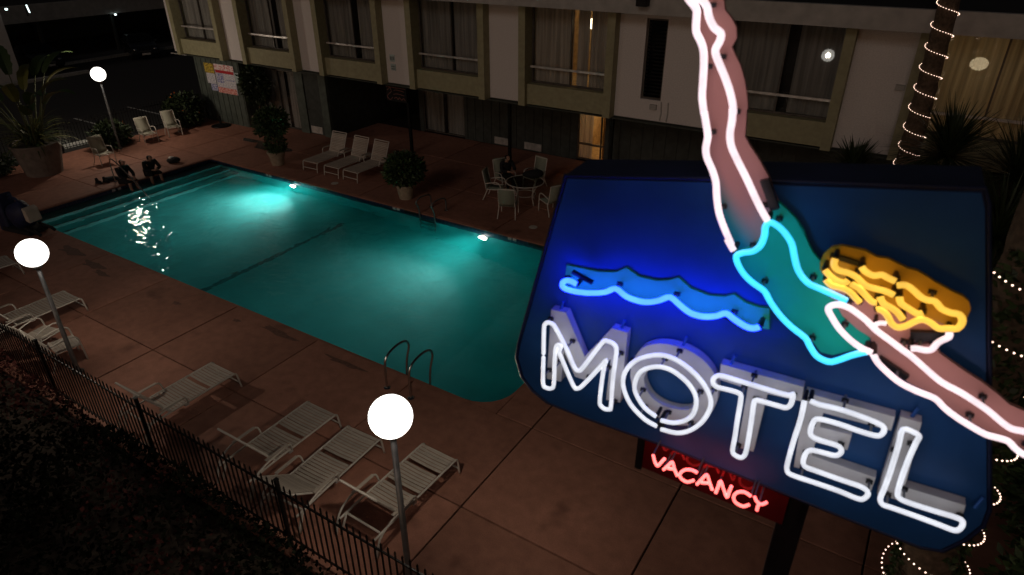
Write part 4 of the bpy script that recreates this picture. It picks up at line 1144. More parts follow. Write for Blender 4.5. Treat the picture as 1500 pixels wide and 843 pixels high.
# palms with string lights
M['bulb'] = emat('string_bulb', (1.0, 0.66, 0.50), 3.6, sample=False)
M['wire'] = pmat('green_wire', (0.01, 0.02, 0.01), .6)
def palm(x, y, lean, r, H_, label, ivy=False, pitch=.30, z0=.3, z1=8.0, bulb_r=.012, per=16, crown=True):
    o = thing('palm_tree', (x, y, -.05), 0, label, 'tree', 'palms wrapped in string lights')
    pr = []; n = 26
    pts = [(lean[0] * t, lean[1] * t, H_ * t) for t in [k / 60 for k in range(61)]]
    MB().tube(pts, [r * (1.18 - .3 * k / 60) * (1 + .05 * math.sin(k * 2.6)) for k in range(61)], 18).build('trunk', M['bark'], o, smooth=True)
    if crown:
        blades(o, 'crown', 46, 2.2, .05, 'leaf', H_, seed=int(x * 10) + 80, droop=1.5, up=.3, seg=8).location = (lean[0], lean[1], 0)
    s = thing('string_lights', (x, y, -.05), 0, 'string of warm bulbs wound round the ' + ('thick ivy-clad palm trunk by the sign' if ivy else 'palm trunk in front of the lit window'), 'string lights', 'string lights on palms')
    N = int((z1 - z0) / pitch * per); wp = []; bm = MB()
    for i in range(N):
        z = z0 + (z1 - z0) * i / N; a = -2 * PI * i / per; t = z / H_
        rr = r * (1.18 - .3 * t) * 1.06 + .012 + (.085 if ivy else 0)
        sag = .0
        p = (lean[0] * t + rr * math.cos(a), lean[1] * t + rr * math.sin(a), z + sag)
        wp.append(p); bm.sphere((p[0] + .01 * math.cos(a), p[1] + .01 * math.sin(a), p[2]), bulb_r, 6, 4)
    MB().tube(wp, .004, 4).build('wire', M['wire'], s)
    b = bm.build('bulbs', M['bulb'], s); b['kind'] = 'stuff'
    if ivy:
        rnd = random.Random(77); V_ = []; F_ = []
        for i in range(7000):
            z = rnd.uniform(.1, 5.9); a = rnd.uniform(0, 2 * PI)
            if math.sin(z * 2.3 + a) + math.sin(a * 2 + z) < -.35: continue
            t = z / H_; rr = r * (1.18 - .3 * t) * rnd.uniform(1.0, 1.18)
            add_leaf(V_, F_, Vector((lean[0] * t + rr * math.cos(a), lean[1] * t + rr * math.sin(a), z)), rnd.uniform(.05, .10), rnd)
        me = bpy.data.meshes.new('ivy'); me.from_pydata([tuple(q) for q in V_], [], F_); me.materials.append(M['leaf']); me.update(); obj('ivy', me, o)
    return o
palm(-.15, 17.0, (-.18, 0), .20, 9.2, 'slender palm trunk standing in front of the warmly lit window', pitch=.42, z0=2.2, z1=8.2, per=26, bulb_r=.008)
palm(1.20, 6.0, (-.44, 0), .215, 10.5, 'thick ivy-clad palm trunk standing just behind the sign', ivy=True, pitch=.5, z0=1.0, z1=5.8, per=42, bulb_r=.0075)
# yuccas in front of the right-hand bays
for k, (x, y, h, L_, lab) in enumerate(((.50, 16.5, 3.72, 1.25, 'spiky yucca crown in front of the palm with lights'), (-1.25, 16.9, 2.95, .85, 'small spiky yucca peeping over the sign top'), (1.75, 16.2, 3.6, 1.25, 'spiky yucca below the warm window, right of the palm'), (2.5, 15.2, 3.6, 1.3, 'broad dark yucca at the outer end of the terrace planting'), (1.6, 14.4, 2.9, 1.25, 'low dark yucca before the other yuccas'))):
    o = thing('yucca', (x, y, -.05), 0, lab, 'plant', 'yuccas beside the palm')
    trunk(o, (0, 0, 0), (.03, .02, h), .09, .07)
    blades(o, 'crown', 320, L_, .022, 'leaf_dark', h - .05, seed=30 + k, droop=.5, up=-.35, seg=3)
    leaf_cloud(500, (0, 0, h * .6), .22, .22, h * .35, .3, M['leaf_dark'], 'dry_skirt', o, seed=60 + k, asp=8)
for k, (x, y, h, r) in enumerate(((3.2, 12.6, 2.6, 1.2), (3.4, 9.6, 2.4, 1.3), (2.9, 6.9, 2.3, 1.0))):
    bush_o = thing('garden_shrub', (x, y, -.05), 0, ('dark leafy shrub below the yuccas beyond the sign', 'dark leafy shrub between the yuccas and the ivy palm', 'dark leafy shrub right beside the ivy palm')[k], 'shrub', 'shrubs right of the sign')
    trunk(bush_o, (0, 0, 0), (0, 0, h * .6), .05, .03, name='stem')
    leaf_cloud(5200, (0, 0, h * .55), r, r, h * .55, .14, M['leaf'], 'crown', bush_o, seed=90 + k, lump=.45, zmin=.05)

# ---------------------------------------------------------------- far left: carport wing, car, dark trees
cp = thing('carport', (-52, 26, -.16), 0, 'long flat roofed carport with a pale fascia beyond the car park', 'carport')
MB().box(0, .25, -14, 16, 2.5, 3.55).build('fascia', M['fascia'], cp)
MB().box(-9, -.005, -14, 16, 3.3, 3.5).build('roof', M['roof'], cp)
for y in (-13, -8, -3, 2, 7, 12): MB().box(-.3, -.12, y - .09, y + .09, 0, 3.295).build('post', M['dark_board'], cp)
MB().box(-9, -8.8, -14, 16, 0, 3.29).build('back_wall', M['dark_board'], cp)
M['cool_lamp'] = emat('cool_lamp', (0.80, 1.0, 0.98), 2.6)
for (x, y, z, r, l) in ((-51.6, 28.05, 2.28, .085, 'small cool white lamp under the carport fascia'), (-46.2, 19.0, 3.75, .08, 'small cool white lamp on the pale wall behind the banana plant')):
    o = thing('wall_lamp', (x, y, z), 0, l, 'lamp', 'cool lamps in the car park')
    MB().sphere((0, 0, 0), r, 14, 8, .8).build('lens', M['cool_lamp'], o, smooth=True)
    MB().lathe([(r * .5, r * .75), (r * 1.15, r * .8), (r * 1.15, r * 1.1), (.001, r * 1.2)], n=14).build('hood', M['black_metal'], o)
o = thing('lamp_tube', (-47.0, 20.45, 3.6), R(70), 'short tilted cool light tube seen through the banana leaves', 'lamp', 'cool lamps in the car park')
MB().tube([(0, 0, .22), (.05, 0, -.22)], .035, 8).build('tube', M['cool_lamp'], o)
MB().box(-.12, -.06, -.06, .06, -.4, .45).build('housing', M['black_metal'], o)
sh = thing('service_building', (-47.2, 15.5, -.16), 0, 'small pale flat roofed hut behind the banana plant', 'building')
MB().box(-2, .8, -3, 3.2, 0, 4.3).build('wall', M['stucco'], sh)
MB().box(-2.15, .95, -3.15, 3.35, 4.305, 4.6).build('roof', M['roof'], sh)
MB().box(.8005, .83, .2, 1.2, 0, 2.2).build('door', M['dark_board'], sh)
def car(x, y, rz, label):
    o = thing('parked_car', (x, y, -.16), rz, label, 'car')
    prof = [(-2.15, .45), (-2.2, .75), (-2.05, .98), (-1.4, 1.02), (-.95, 1.42), (.45, 1.46), (1.05, 1.03), (1.95, .88), (2.2, .66), (2.2, .40), (2.0, .28), (-2.0, .28)]
    m = MB(); n = len(prof); W = .86
    rows = []
    for s, k in ((-1, .0), (-1, 1), (1, 1), (1, 0)):
        rows.append([(px, s * (W - (.0 if k == 0 else 0) - (.16 if pz > 1.2 else 0)), pz) for px, pz in prof])
    v = rows[0] + rows[3]
    m.add(v, [tuple(range(n - 1, -1, -1)), tuple(range(n, 2 * n))] + [(i, (i + 1) % n, (i + 1) % n + n, i + n) for i in range(n)])
    m.build('body', M['car_paint'], o, bevel=.07)
    for s in (-1, 1):
        MB().add([(-1.15, s * .80, 1.04), (.85, s * .80, 1.04), (.40, s * .715, 1.38), (-.80, s * .715, 1.38)], [(0, 1, 2, 3) if s < 0 else (3, 2, 1, 0)]).build('side_window', M['car_glass'], o)
        for wx in (-1.35, 1.35):
            wh = MB().lathe([(.001, -.1), (.2, -.1), (.32, -.09), (.33, 0), (.32, .09), (.2, .1), (.001, .1)], n=22).build('wheel', M['tyre'], o, smooth=True)
            wh.rotation_euler = (PI / 2, 0, 0); wh.location = (wx, s * .80, .33)
            MB().lathe([(.001, -.11), (.19, -.105), (.19, .105), (.001, .11)], n=16).build('rim', M['chrome'], wh)
        MB().sphere((2.12, s * .62, .70), .12, 10, 8, .8).build('headlight', M['chrome'], o, smooth=True)
        MB().box(-2.22, -2.14, s * .62 - .12, s * .62 + .12, .75, .88).build('tail_light', M['red_plain'], o)
        MB().sphere((.75, s * .98, 1.06), .09, 8, 6, .8).build('wing_mirror', M['car_paint'], o, smooth=True)
    MB().add([(1.02, -.70, 1.07), (1.02, .70, 1.07), (.52, .62, 1.455), (.52, -.62, 1.455)], [(0, 1, 2, 3)]).build('windscreen', M['car_glass'], o).location = (.04, 0, .035)
    MB().box(2.19, 2.24, -.35, .35, .55, .66).build('grille', M['chrome'], o)
    MB().box(2.18, 2.25, -.26, .26, .36, .48).build('number_plate', M['rail'], o)
car(-48.2, 27.3, R(-22), 'dark parked car under the edge of the carport')
car(-49.6, 21.2, R(-8), 'dark parked car further along the carport, behind the lamp')
for k, (x, y) in enumerate(((-58, 10), (-62, 4), (-66, 16), (-70, 28))):
    o = thing('broadleaf_tree', (x, y, -.1), 0, ('dark tree beyond the carport behind the banana plant', 'dark tree at the far corner of the car park', 'dark tree rising behind the small hut', 'dark tree rising behind the carport roof')[k], 'tree', 'dark trees beyond the car park')
    trunk(o, (0, 0, 0), (.2, .1, 4), .25, .15)
    for q in range(5): trunk(o, (.15, .08, 3), (1.6 * math.cos(q * 1.26), 1.6 * math.sin(q * 1.26), 5.2), .09, .03, name='limb')
    leaf_cloud(5000, (0, 0, 5.6), 2.9, 2.9, 2.4, .4, M['leaf_dark'], 'crown', o, seed=120 + k, lump=.5, shell=.3)
SIGN={'board':[[-1.293,6.627],[-0.415,6.753],[0.26,6.842],[0.834,6.918],[0.87,6.844],[1.379,5.114],[1.386,4.987],[1.337,4.841],[1.26,4.705],[1.156,4.678],[0.892,4.692],[0.559,4.714],[0.23,4.738],[-0.422,4.784],[-1.054,4.792],[-1.375,4.814],[-1.498,4.878],[-1.593,4.979],[-1.64,5.14],[-1.623,5.262]],'wave_panel':[[-1.263,5.841],[-1.257,5.931],[-1.251,6.02],[-1.031,6.026],[-0.909,6.053],[-0.843,6.101],[-0.755,6.059],[-0.638,6.061],[-0.574,6.081],[-0.511,6.115],[-0.428,6.062],[-0.316,6.044],[-0.226,6.06],[-0.178,6.09],[-0.106,6.053],[-0.031,6.044],[0.031,6.053],[0.052,5.918],[-0.007,5.907],[-0.083,5.913],[-0.147,5.938],[-0.205,5.968],[-0.328,5.908],[-0.408,5.909],[-0.477,5.945],[-0.547,5.985],[-0.673,5.915],[-0.74,5.904],[-0.828,5.914],[-0.901,5.952],[-1.076,5.873],[-1.187,5.851]],'wave_tube':[[-1.121,5.969],[-1.154,5.979],[-1.19,5.979],[-1.221,5.952],[-1.21,5.919],[-1.136,5.913],[-1.029,5.929],[-0.925,5.964],[-0.859,6.006],[-0.788,5.97],[-0.703,5.96],[-0.638,5.971],[-0.576,6.001],[-0.516,6.039],[-0.449,6.0],[-0.382,5.966],[-0.305,5.965],[-0.233,5.991],[-0.185,6.022],[-0.129,5.995],[-0.067,5.97],[-0.024,5.969],[0.009,5.988]],'leg_tube_a':[[-0.623,7.72],[-0.611,7.698],[-0.593,7.677],[-0.556,7.64],[-0.549,7.608],[-0.546,7.562],[-0.538,7.53],[-0.512,7.492],[-0.493,7.446],[-0.482,7.365],[-0.476,7.281],[-0.47,7.225],[-0.451,7.154],[-0.451,7.16],[-0.434,7.105],[-0.416,7.041],[-0.418,6.981],[-0.405,6.931],[-0.372,6.876],[-0.342,6.81],[-0.326,6.732],[-0.301,6.645],[-0.264,6.569],[-0.212,6.48],[-0.235,6.503],[-0.195,6.448]],'leg_tube_b':[[-0.614,7.72],[-0.582,7.702],[-0.534,7.679],[-0.505,7.649],[-0.489,7.605],[-0.459,7.561],[-0.424,7.537],[-0.423,7.504],[-0.438,7.463],[-0.429,7.431],[-0.402,7.385],[-0.364,7.32],[-0.338,7.267],[-0.318,7.213],[-0.309,7.171],[-0.315,7.192],[-0.309,7.137],[-0.309,7.072],[-0.293,7.008],[-0.25,6.938],[-0.187,6.846],[-0.132,6.759],[-0.089,6.696],[-0.056,6.653]],'leg_panel':[[-0.647,7.735],[-0.561,7.738],[-0.5,7.708],[-0.463,7.67],[-0.45,7.625],[-0.412,7.588],[-0.384,7.549],[-0.375,7.503],[-0.392,7.457],[-0.369,7.421],[-0.337,7.375],[-0.303,7.301],[-0.281,7.231],[-0.267,7.167],[-0.272,7.167],[-0.264,7.093],[-0.258,7.027],[-0.231,6.988],[-0.17,6.919],[-0.106,6.833],[-0.069,6.759],[-0.035,6.707],[-0.071,6.602],[-0.081,6.515],[-0.111,6.45],[-0.158,6.413],[-0.206,6.387],[-0.247,6.469],[-0.223,6.445],[-0.277,6.537],[-0.315,6.616],[-0.342,6.706],[-0.358,6.786],[-0.39,6.854],[-0.424,6.912],[-0.437,6.963],[-0.436,7.025],[-0.454,7.091],[-0.472,7.148],[-0.472,7.142],[-0.491,7.215],[-0.498,7.273],[-0.504,7.36],[-0.515,7.444],[-0.535,7.491],[-0.563,7.53],[-0.571,7.564],[-0.573,7.611],[-0.581,7.644],[-0.619,7.682]],'suit_tube':[[0.401,6.298],[0.327,6.318],[0.259,6.335],[0.198,6.353],[0.144,6.408],[0.111,6.48],[0.083,6.551],[0.035,6.606],[-0.008,6.635],[-0.043,6.642],[-0.058,6.614],[-0.054,6.565],[-0.064,6.507],[-0.096,6.465],[-0.144,6.445],[-0.175,6.418],[-0.157,6.369],[-0.112,6.315],[-0.054,6.276],[0.001,6.248],[0.042,6.193],[0.105,6.125],[0.175,6.071],[0.253,6.026],[0.287,5.98],[0.332,5.931],[0.394,5.916],[0.437,5.941],[0.492,5.991],[0.553,6.033]],'suit_panel':[[-0.035,6.707],[0.012,6.675],[0.069,6.631],[0.11,6.584],[0.153,6.509],[0.054,6.644],[0.115,6.579],[0.146,6.519],[0.187,6.46],[0.234,6.419],[0.308,6.339],[0.402,6.257],[0.459,6.214],[0.555,6.084],[0.561,6.018],[0.557,5.975],[0.476,5.927],[0.407,5.878],[0.346,5.877],[0.288,5.937],[0.244,5.976],[0.163,6.022],[0.089,6.084],[0.03,6.15],[-0.011,6.202],[-0.069,6.23],[-0.129,6.271],[-0.176,6.327],[-0.204,6.386],[-0.158,6.413],[-0.111,6.45],[-0.081,6.515],[-0.071,6.602]],'arm_tube_a':[[0.578,6.036],[0.53,6.046],[0.468,6.077],[0.403,6.127],[0.355,6.183],[0.327,6.224],[0.337,6.252],[0.372,6.267],[0.42,6.261],[0.471,6.236],[0.514,6.21],[0.569,6.168],[0.638,6.131],[0.688,6.103],[0.763,6.062],[0.839,6.011],[0.914,5.965],[1.0,5.936],[1.069,5.906],[1.139,5.872],[1.204,5.83],[1.255,5.806],[1.305,5.809],[1.365,5.801],[1.431,5.773],[1.46,5.728]],'arm_tube_b':[[0.587,6.027],[0.618,5.985],[0.68,5.938],[0.747,5.899],[0.826,5.877],[0.91,5.862],[0.96,5.824],[1.026,5.786],[1.096,5.757],[1.164,5.733],[1.218,5.732],[1.264,5.729],[1.302,5.699],[1.346,5.677],[1.403,5.68],[1.457,5.715]],'arm_panel':[[0.353,6.205],[0.413,6.207],[0.472,6.189],[0.56,6.144],[0.657,6.093],[0.749,6.056],[0.82,6.094],[0.88,6.064],[0.866,6.062],[0.949,6.018],[1.022,5.982],[1.093,5.951],[1.166,5.91],[1.241,5.86],[1.306,5.845],[1.376,5.833],[1.463,5.789],[1.511,5.706],[1.496,5.64],[1.438,5.613],[1.376,5.616],[1.334,5.64],[1.291,5.67],[1.244,5.671],[1.188,5.674],[1.117,5.699],[1.045,5.73],[0.977,5.769],[0.926,5.807],[0.838,5.824],[0.755,5.851],[0.69,5.889],[0.632,5.933],[0.595,5.979],[0.558,6.052],[0.488,6.082],[0.404,6.139]],'hair_panel':[[0.232,6.428],[0.238,6.476],[0.267,6.525],[0.309,6.544],[0.37,6.544],[0.423,6.542],[0.48,6.519],[0.53,6.522],[0.578,6.506],[0.624,6.491],[0.668,6.488],[0.715,6.468],[0.755,6.447],[0.801,6.431],[0.84,6.415],[0.884,6.404],[0.917,6.381],[0.935,6.341],[0.931,6.284],[0.914,6.246],[0.886,6.223],[0.81,6.243],[0.733,6.264],[0.63,6.263],[0.537,6.28],[0.449,6.295],[0.342,6.32],[0.272,6.351],[0.24,6.391]],'face_panel':[[0.297,6.303],[0.448,6.294],[0.536,6.279],[0.63,6.262],[0.733,6.262],[0.81,6.242],[0.881,6.217],[0.809,6.164],[0.771,6.117],[0.742,6.068],[0.673,6.091],[0.595,6.128],[0.534,6.16],[0.445,6.204],[0.363,6.221],[0.319,6.239]],'hair_tube_t1':[[0.299,6.515],[0.299,6.483],[0.323,6.457],[0.377,6.452],[0.418,6.435],[0.462,6.404],[0.507,6.398],[0.551,6.396],[0.594,6.384]],'hair_tube_t2':[[0.422,6.499],[0.445,6.478],[0.484,6.465],[0.517,6.478],[0.548,6.468],[0.582,6.459]],'hair_tube_t3':[[0.594,6.439],[0.631,6.449],[0.671,6.428],[0.704,6.405],[0.734,6.395],[0.768,6.396],[0.804,6.365],[0.847,6.355],[0.88,6.355],[0.901,6.325],[0.894,6.282],[0.857,6.27],[0.819,6.259],[0.779,6.28],[0.742,6.287],[0.713,6.265],[0.685,6.233],[0.654,6.214],[0.621,6.228],[0.589,6.271],[0.555,6.29],[0.541,6.286]],'hair_tube_t4':[[0.265,6.443],[0.294,6.417],[0.329,6.398],[0.367,6.394],[0.382,6.413]],'hair_tube_t5':[[0.28,6.39],[0.313,6.365],[0.359,6.363],[0.4,6.351],[0.436,6.323],[0.459,6.305]],'hair_tube_t6':[[0.397,6.397],[0.438,6.38],[0.474,6.352],[0.51,6.324],[0.532,6.325]],'hair_tube_t7':[[0.538,6.36],[0.56,6.329],[0.601,6.312],[0.634,6.293],[0.663,6.264]],'hair_tube_t8':[[0.619,6.382],[0.634,6.349],[0.675,6.328],[0.714,6.312],[0.736,6.323]],'chin_tube':[[0.869,6.245],[0.874,6.219],[0.856,6.199],[0.836,6.169],[0.825,6.131],[0.8,6.118],[0.765,6.116],[0.738,6.108]],'mouth_tube':[[0.555,6.196],[0.577,6.212],[0.602,6.215]],'M_tube':[[-1.316,5.403],[-1.317,5.606],[-1.311,5.64],[-1.291,5.663],[-1.252,5.66],[-1.224,5.627],[-1.148,5.502],[-1.083,5.371],[-1.049,5.353],[-1.019,5.393],[-0.9,5.624],[-0.865,5.649],[-0.822,5.642],[-0.799,5.608],[-0.8,5.518],[-0.806,5.359],[-0.803,5.137],[-0.814,5.114],[-0.845,5.105],[-0.876,5.123],[-0.885,5.166],[-0.88,5.332],[-0.872,5.451],[-0.861,5.504],[-0.894,5.443],[-1.011,5.248],[-1.048,5.204],[-1.082,5.214],[-1.177,5.405],[-1.199,5.456],[-1.187,5.501],[-1.207,5.511],[-1.226,5.479],[-1.23,5.372],[-1.23,5.175],[-1.25,5.129],[-1.291,5.122],[-1.313,5.153]],'M_face':[[-1.324,5.692],[-1.214,5.698],[-1.061,5.388],[-0.883,5.674],[-0.775,5.674],[-0.779,5.1],[-0.883,5.083],[-0.872,5.434],[-1.04,5.196],[-1.122,5.197],[-1.217,5.378],[-1.23,5.116],[-1.343,5.102]],'O_tube_a':[[-0.477,5.104],[-0.565,5.129],[-0.671,5.214],[-0.731,5.338],[-0.728,5.454],[-0.666,5.566],[-0.557,5.643],[-0.457,5.663],[-0.354,5.632],[-0.258,5.566],[-0.192,5.482],[-0.168,5.394],[-0.195,5.271],[-0.26,5.164],[-0.346,5.103],[-0.452,5.092]],'O_tube_b':[[-0.491,5.181],[-0.574,5.222],[-0.643,5.313],[-0.656,5.394],[-0.624,5.497],[-0.537,5.562],[-0.447,5.573],[-0.352,5.532],[-0.289,5.473],[-0.258,5.402],[-0.261,5.302],[-0.303,5.227],[-0.378,5.175],[-0.459,5.164]],'O_face':[[-0.684,5.563],[-0.586,5.647],[-0.473,5.673],[-0.358,5.663],[-0.263,5.615],[-0.192,5.538],[-0.159,5.44],[-0.156,5.328],[-0.186,5.223],[-0.265,5.124],[-0.365,5.067],[-0.475,5.068],[-0.593,5.129],[-0.692,5.242],[-0.73,5.391]],'O_hole':[[-0.632,5.338],[-0.616,5.423],[-0.557,5.487],[-0.476,5.5],[-0.385,5.469],[-0.313,5.397],[-0.278,5.324],[-0.288,5.255],[-0.335,5.212],[-0.416,5.19],[-0.501,5.195],[-0.58,5.239]],'T_tube':[[-0.168,5.617],[-0.139,5.634],[-0.035,5.633],[0.067,5.631],[0.167,5.629],[0.244,5.632],[0.263,5.65],[0.266,5.621],[0.265,5.576],[0.247,5.543],[0.203,5.539],[0.113,5.537],[0.079,5.533],[0.071,5.501],[0.078,5.382],[0.085,5.217],[0.085,5.116],[0.065,5.077],[0.026,5.082],[0.008,5.111],[0.006,5.211],[-0.0,5.35],[-0.005,5.512],[-0.021,5.546],[-0.084,5.549],[-0.147,5.545],[-0.176,5.562],[-0.181,5.593]],'T_face':[[-0.17,5.633],[0.306,5.632],[0.315,5.53],[0.124,5.515],[0.12,5.053],[0.022,5.047],[0.01,5.509],[-0.164,5.518]],'E_tube':[[0.329,5.626],[0.334,5.494],[0.328,5.33],[0.327,5.162],[0.333,5.102],[0.36,5.075],[0.487,5.073],[0.627,5.071],[0.733,5.061],[0.764,5.082],[0.771,5.127],[0.732,5.154],[0.629,5.157],[0.48,5.163],[0.425,5.168],[0.406,5.198],[0.407,5.26],[0.426,5.298],[0.482,5.308],[0.553,5.314],[0.578,5.341],[0.576,5.372],[0.547,5.389],[0.465,5.389],[0.416,5.398],[0.4,5.427],[0.401,5.5],[0.425,5.531],[0.525,5.537],[0.626,5.53],[0.713,5.531],[0.74,5.552],[0.742,5.592],[0.713,5.614],[0.603,5.63],[0.494,5.635],[0.405,5.628],[0.357,5.637]],'E_face':[[0.325,5.598],[0.788,5.603],[0.791,5.507],[0.441,5.495],[0.445,5.389],[0.614,5.401],[0.616,5.286],[0.445,5.271],[0.444,5.166],[0.798,5.153],[0.798,5.047],[0.366,5.039]],'L_tube':[[0.825,5.622],[0.83,5.519],[0.837,5.338],[0.838,5.191],[0.837,5.114],[0.858,5.079],[0.901,5.078],[1.028,5.075],[1.144,5.069],[1.215,5.065],[1.237,5.094],[1.235,5.138],[1.208,5.156],[1.103,5.153],[0.97,5.152],[0.92,5.164],[0.906,5.195],[0.899,5.28],[0.897,5.438],[0.902,5.564],[0.905,5.606],[0.88,5.622]],'L_face':[[0.812,5.615],[0.914,5.613],[0.949,5.153],[1.247,5.159],[1.255,5.057],[0.831,5.04]],'vac_box':[[-0.584,4.739],[-0.149,4.725],[0.352,4.713],[0.375,4.463],[0.285,4.459],[-0.112,4.467],[-0.551,4.513]],'vac_V_0':[[-0.488,4.818],[-0.469,4.762],[-0.447,4.735],[-0.428,4.776],[-0.407,4.821]],'vac_A_0':[[-0.405,4.72],[-0.377,4.772],[-0.354,4.815],[-0.334,4.764],[-0.308,4.71]],'vac_A_1':[[-0.378,4.747],[-0.333,4.759]],'vac_C_0':[[-0.181,4.797],[-0.219,4.805],[-0.265,4.785],[-0.292,4.734],[-0.28,4.701],[-0.237,4.688],[-0.196,4.724]],'vac_A2_0':[[-0.172,4.697],[-0.147,4.754],[-0.121,4.81],[-0.094,4.752],[-0.069,4.698]],'vac_A2_1':[[-0.147,4.726],[-0.097,4.745]],'vac_N_0':[[-0.044,4.683],[-0.037,4.741],[-0.029,4.799],[-0.0,4.737],[0.03,4.679],[0.036,4.733],[0.043,4.788]],'vac_C2_0':[[0.17,4.76],[0.126,4.776],[0.084,4.75],[0.07,4.701],[0.09,4.662],[0.138,4.653],[0.171,4.685]],'vac_Y_0':[[0.192,4.768],[0.208,4.739],[0.226,4.721],[0.224,4.692],[0.224,4.661]],'vac_Y_1':[[0.226,4.721],[0.248,4.729],[0.269,4.757]]}
# ---------------------------------------------------------------- the neon sign
M['sign_blue'] = pmat('sign_blue_enamel', (0.022, 0.100, 0.31), 0.45, scale=2.5, var=.18, spec=.3)
M['sign_edge'] = pmat('sign_edge_navy', (0.012, 0.02, 0.07), 0.5, scale=3, var=.25)
M['letter_white'] = pmat('letter_white_enamel', (0.80, 0.78, 0.77), 0.55, scale=5, var=.14)
M['letter_side'] = pmat('letter_side', (0.60, 0.58, 0.58), 0.6, scale=5, var=.2)
M['sign_skin'] = pmat('sign_skin_paint', (0.76, 0.38, 0.335), 0.6, scale=3, var=.1)
M['sign_teal'] = pmat('sign_teal_paint', (0.02, 0.72, 0.44), 0.55, scale=3, var=.12)
M['sign_ochre'] = pmat('sign_ochre_paint', (0.76, 0.42, 0.025), 0.55, scale=4, var=.18)
M['sign_wave'] = pmat('sign_wave_paint', (0.06, 0.80, 0.22), 0.55, scale=4, var=.1)
M['sign_red'] = pmat('sign_red_paint', (0.10, 0.005, 0.008), 0.4, scale=4, var=.2)
M['sign_red_letter'] = pmat('sign_red_letter', (0.42, 0.05, 0.055), 0.5)
M['strap_blue'] = pmat('strap_blue_paint', (0.03, 0.14, 0.5), .5)
M['neon_white'] = emat('neon_white', (0.86, 0.90, 1.0), 0.86, uneven=.16)
M['neon_pink'] = emat('neon_pink', (1.0, 0.76, 0.81), 1.2, uneven=.16)
M['neon_cyan'] = emat('neon_cyan', (0.02, 0.56, 1.0), 1.6, uneven=.16)
M['neon_blue'] = emat('neon_blue', (0.005, 0.028, 1.0), 20.0, uneven=.16)
M['neon_gold'] = emat('neon_gold', (1.0, 0.54, 0.05), 1.15, uneven=.16)
M['neon_red'] = emat('neon_red', (1.0, 0.11, 0.10), 3.6, uneven=.16)
M['tube_end'] = pmat('tube_end_black', (0.012, 0.012, 0.014), .4)
M['standoff'] = pmat('glass_standoff', (0.16, 0.17, 0.18), .3)
def leg_paint():
    m, nt, b = new_mat('sign_leg_paint'); N = nt.nodes.new; L = nt.links.new
    tc = N('ShaderNodeTexCoord'); sx = N('ShaderNodeSeparateXYZ'); L(tc.outputs['Object'], sx.inputs[0])
    a = N('ShaderNodeMath'); a.operation = 'MULTIPLY_ADD'; a.inputs[1].default_value = -1.2; a.inputs[2].default_value = 6.62 - .192; L(sx.outputs[0], a.inputs[0])
    d = N('ShaderNodeMath'); d.operation = 'SUBTRACT'; L(a.outputs[0], d.inputs[0]); L(sx.outputs[2], d.inputs[1])
    mr = N('ShaderNodeMapRange'); mr.interpolation_type = 'SMOOTHSTEP'; mr.inputs['From Min'].default_value = 0.0; mr.inputs['From Max'].default_value = .22; L(d.outputs[0], mr.inputs['Value'])
    mx = N('ShaderNodeMix'); mx.data_type = 'RGBA'; mx.inputs[6].default_value = (0.76, 0.38, 0.335, 1); mx.inputs[7].default_value = (0.02, 0.40, 0.40, 1)
    L(mr.outputs[0], mx.inputs[0]); L(mx.outputs[2], b.inputs['Base Color']); b.inputs['Roughness'].default_value = .6
    return m
M['sign_leg'] = leg_paint()
SG_ = thing('motel_sign', (-0.535, 3.574, 0), R(3.4), 'large neon motel sign with a diving woman, blue board and dark pole', 'sign')
def P2(k, off): return [(a, -off, b) for a, b in SIGN[k]]
bd = SIGN['board']
cab = obj('cabinet', prism_mesh('cabinet', bd, .012, .36, M['sign_edge']), SG_)
ins = []
cx = sum(a for a, b in bd) / len(bd); cz = sum(b for a, b in bd) / len(bd)
obj('face_board', prism_mesh('face_board', [(cx + (a - cx) * .988, cz + (b - cz) * .984) for a, b in bd], 0, .011, M['sign_blue']), cab)
MB().tube([(a, 0.004, b) for a, b in bd], .012, 6, closed=True).build('edge_trim', M['sign_edge'], cab, smooth=True)
def panel(k, off, th, mat, name, parent=None):
    return obj(name, prism_mesh(name, SIGN[k], -off, -off + th, M[mat]), parent or SG_)
def neon(k, off, mat, parent, r=.0165, closed=False, step=.035, ends=True, posts=True, name='neon_tube'):
    p = smooth_path(P2(k, off), step, closed)
    o = MB().tube(p, r, 8, closed=closed).build(name, M[mat], parent, smooth=True)
    tr = M[mat]
    if posts:
        n = len(p); tot = sum((p[i + 1] - p[i]).length for i in range(n - 1)); gap = max(4, int(n * .36 / max(tot, .1)))
        for i in range(gap // 2, n - 1, gap):
            a = p[i]
            MB().tube([(a.x, a.y + r * .5, a.z), (a.x, a.y + off - .05, a.z)], [.006, .009], 6).build('tube_support', M['standoff'], o)
            MB().box(a.x - .018, a.x + .018, a.y + off * .45, a.y + off * .45 + .02, a.z - .01, a.z + .01).build('support_clip', M['tube_end'], o)
    if ends and not closed:
        for a, b in ((p[0], p[1]), (p[-1], p[-2])):
            d = (a - b).normalized()
            MB().tube([a - d * .004, a + Vector((0, .02, 0)), a + Vector((0, .10, 0))], [r * 1.06, r * 1.0, r * .8], 8).build('electrode_cap', M['tube_end'], o)
    return o
wv = panel('wave_panel', .02, .018, 'sign_wave', 'wave_panel')
neon('wave_tube', .14, 'neon_blue', wv, .0178)
leg = panel('leg_panel', .06, .03, 'sign_leg', 'diver_legs')
neon('leg_tube_a', .2, 'neon_pink', leg, .0185); neon('leg_tube_b', .2, 'neon_pink', leg, .0185)
st = panel('suit_panel', .06, .03, 'sign_teal', 'diver_swimsuit'); neon('suit_tube', .2, 'neon_cyan', st, .017)
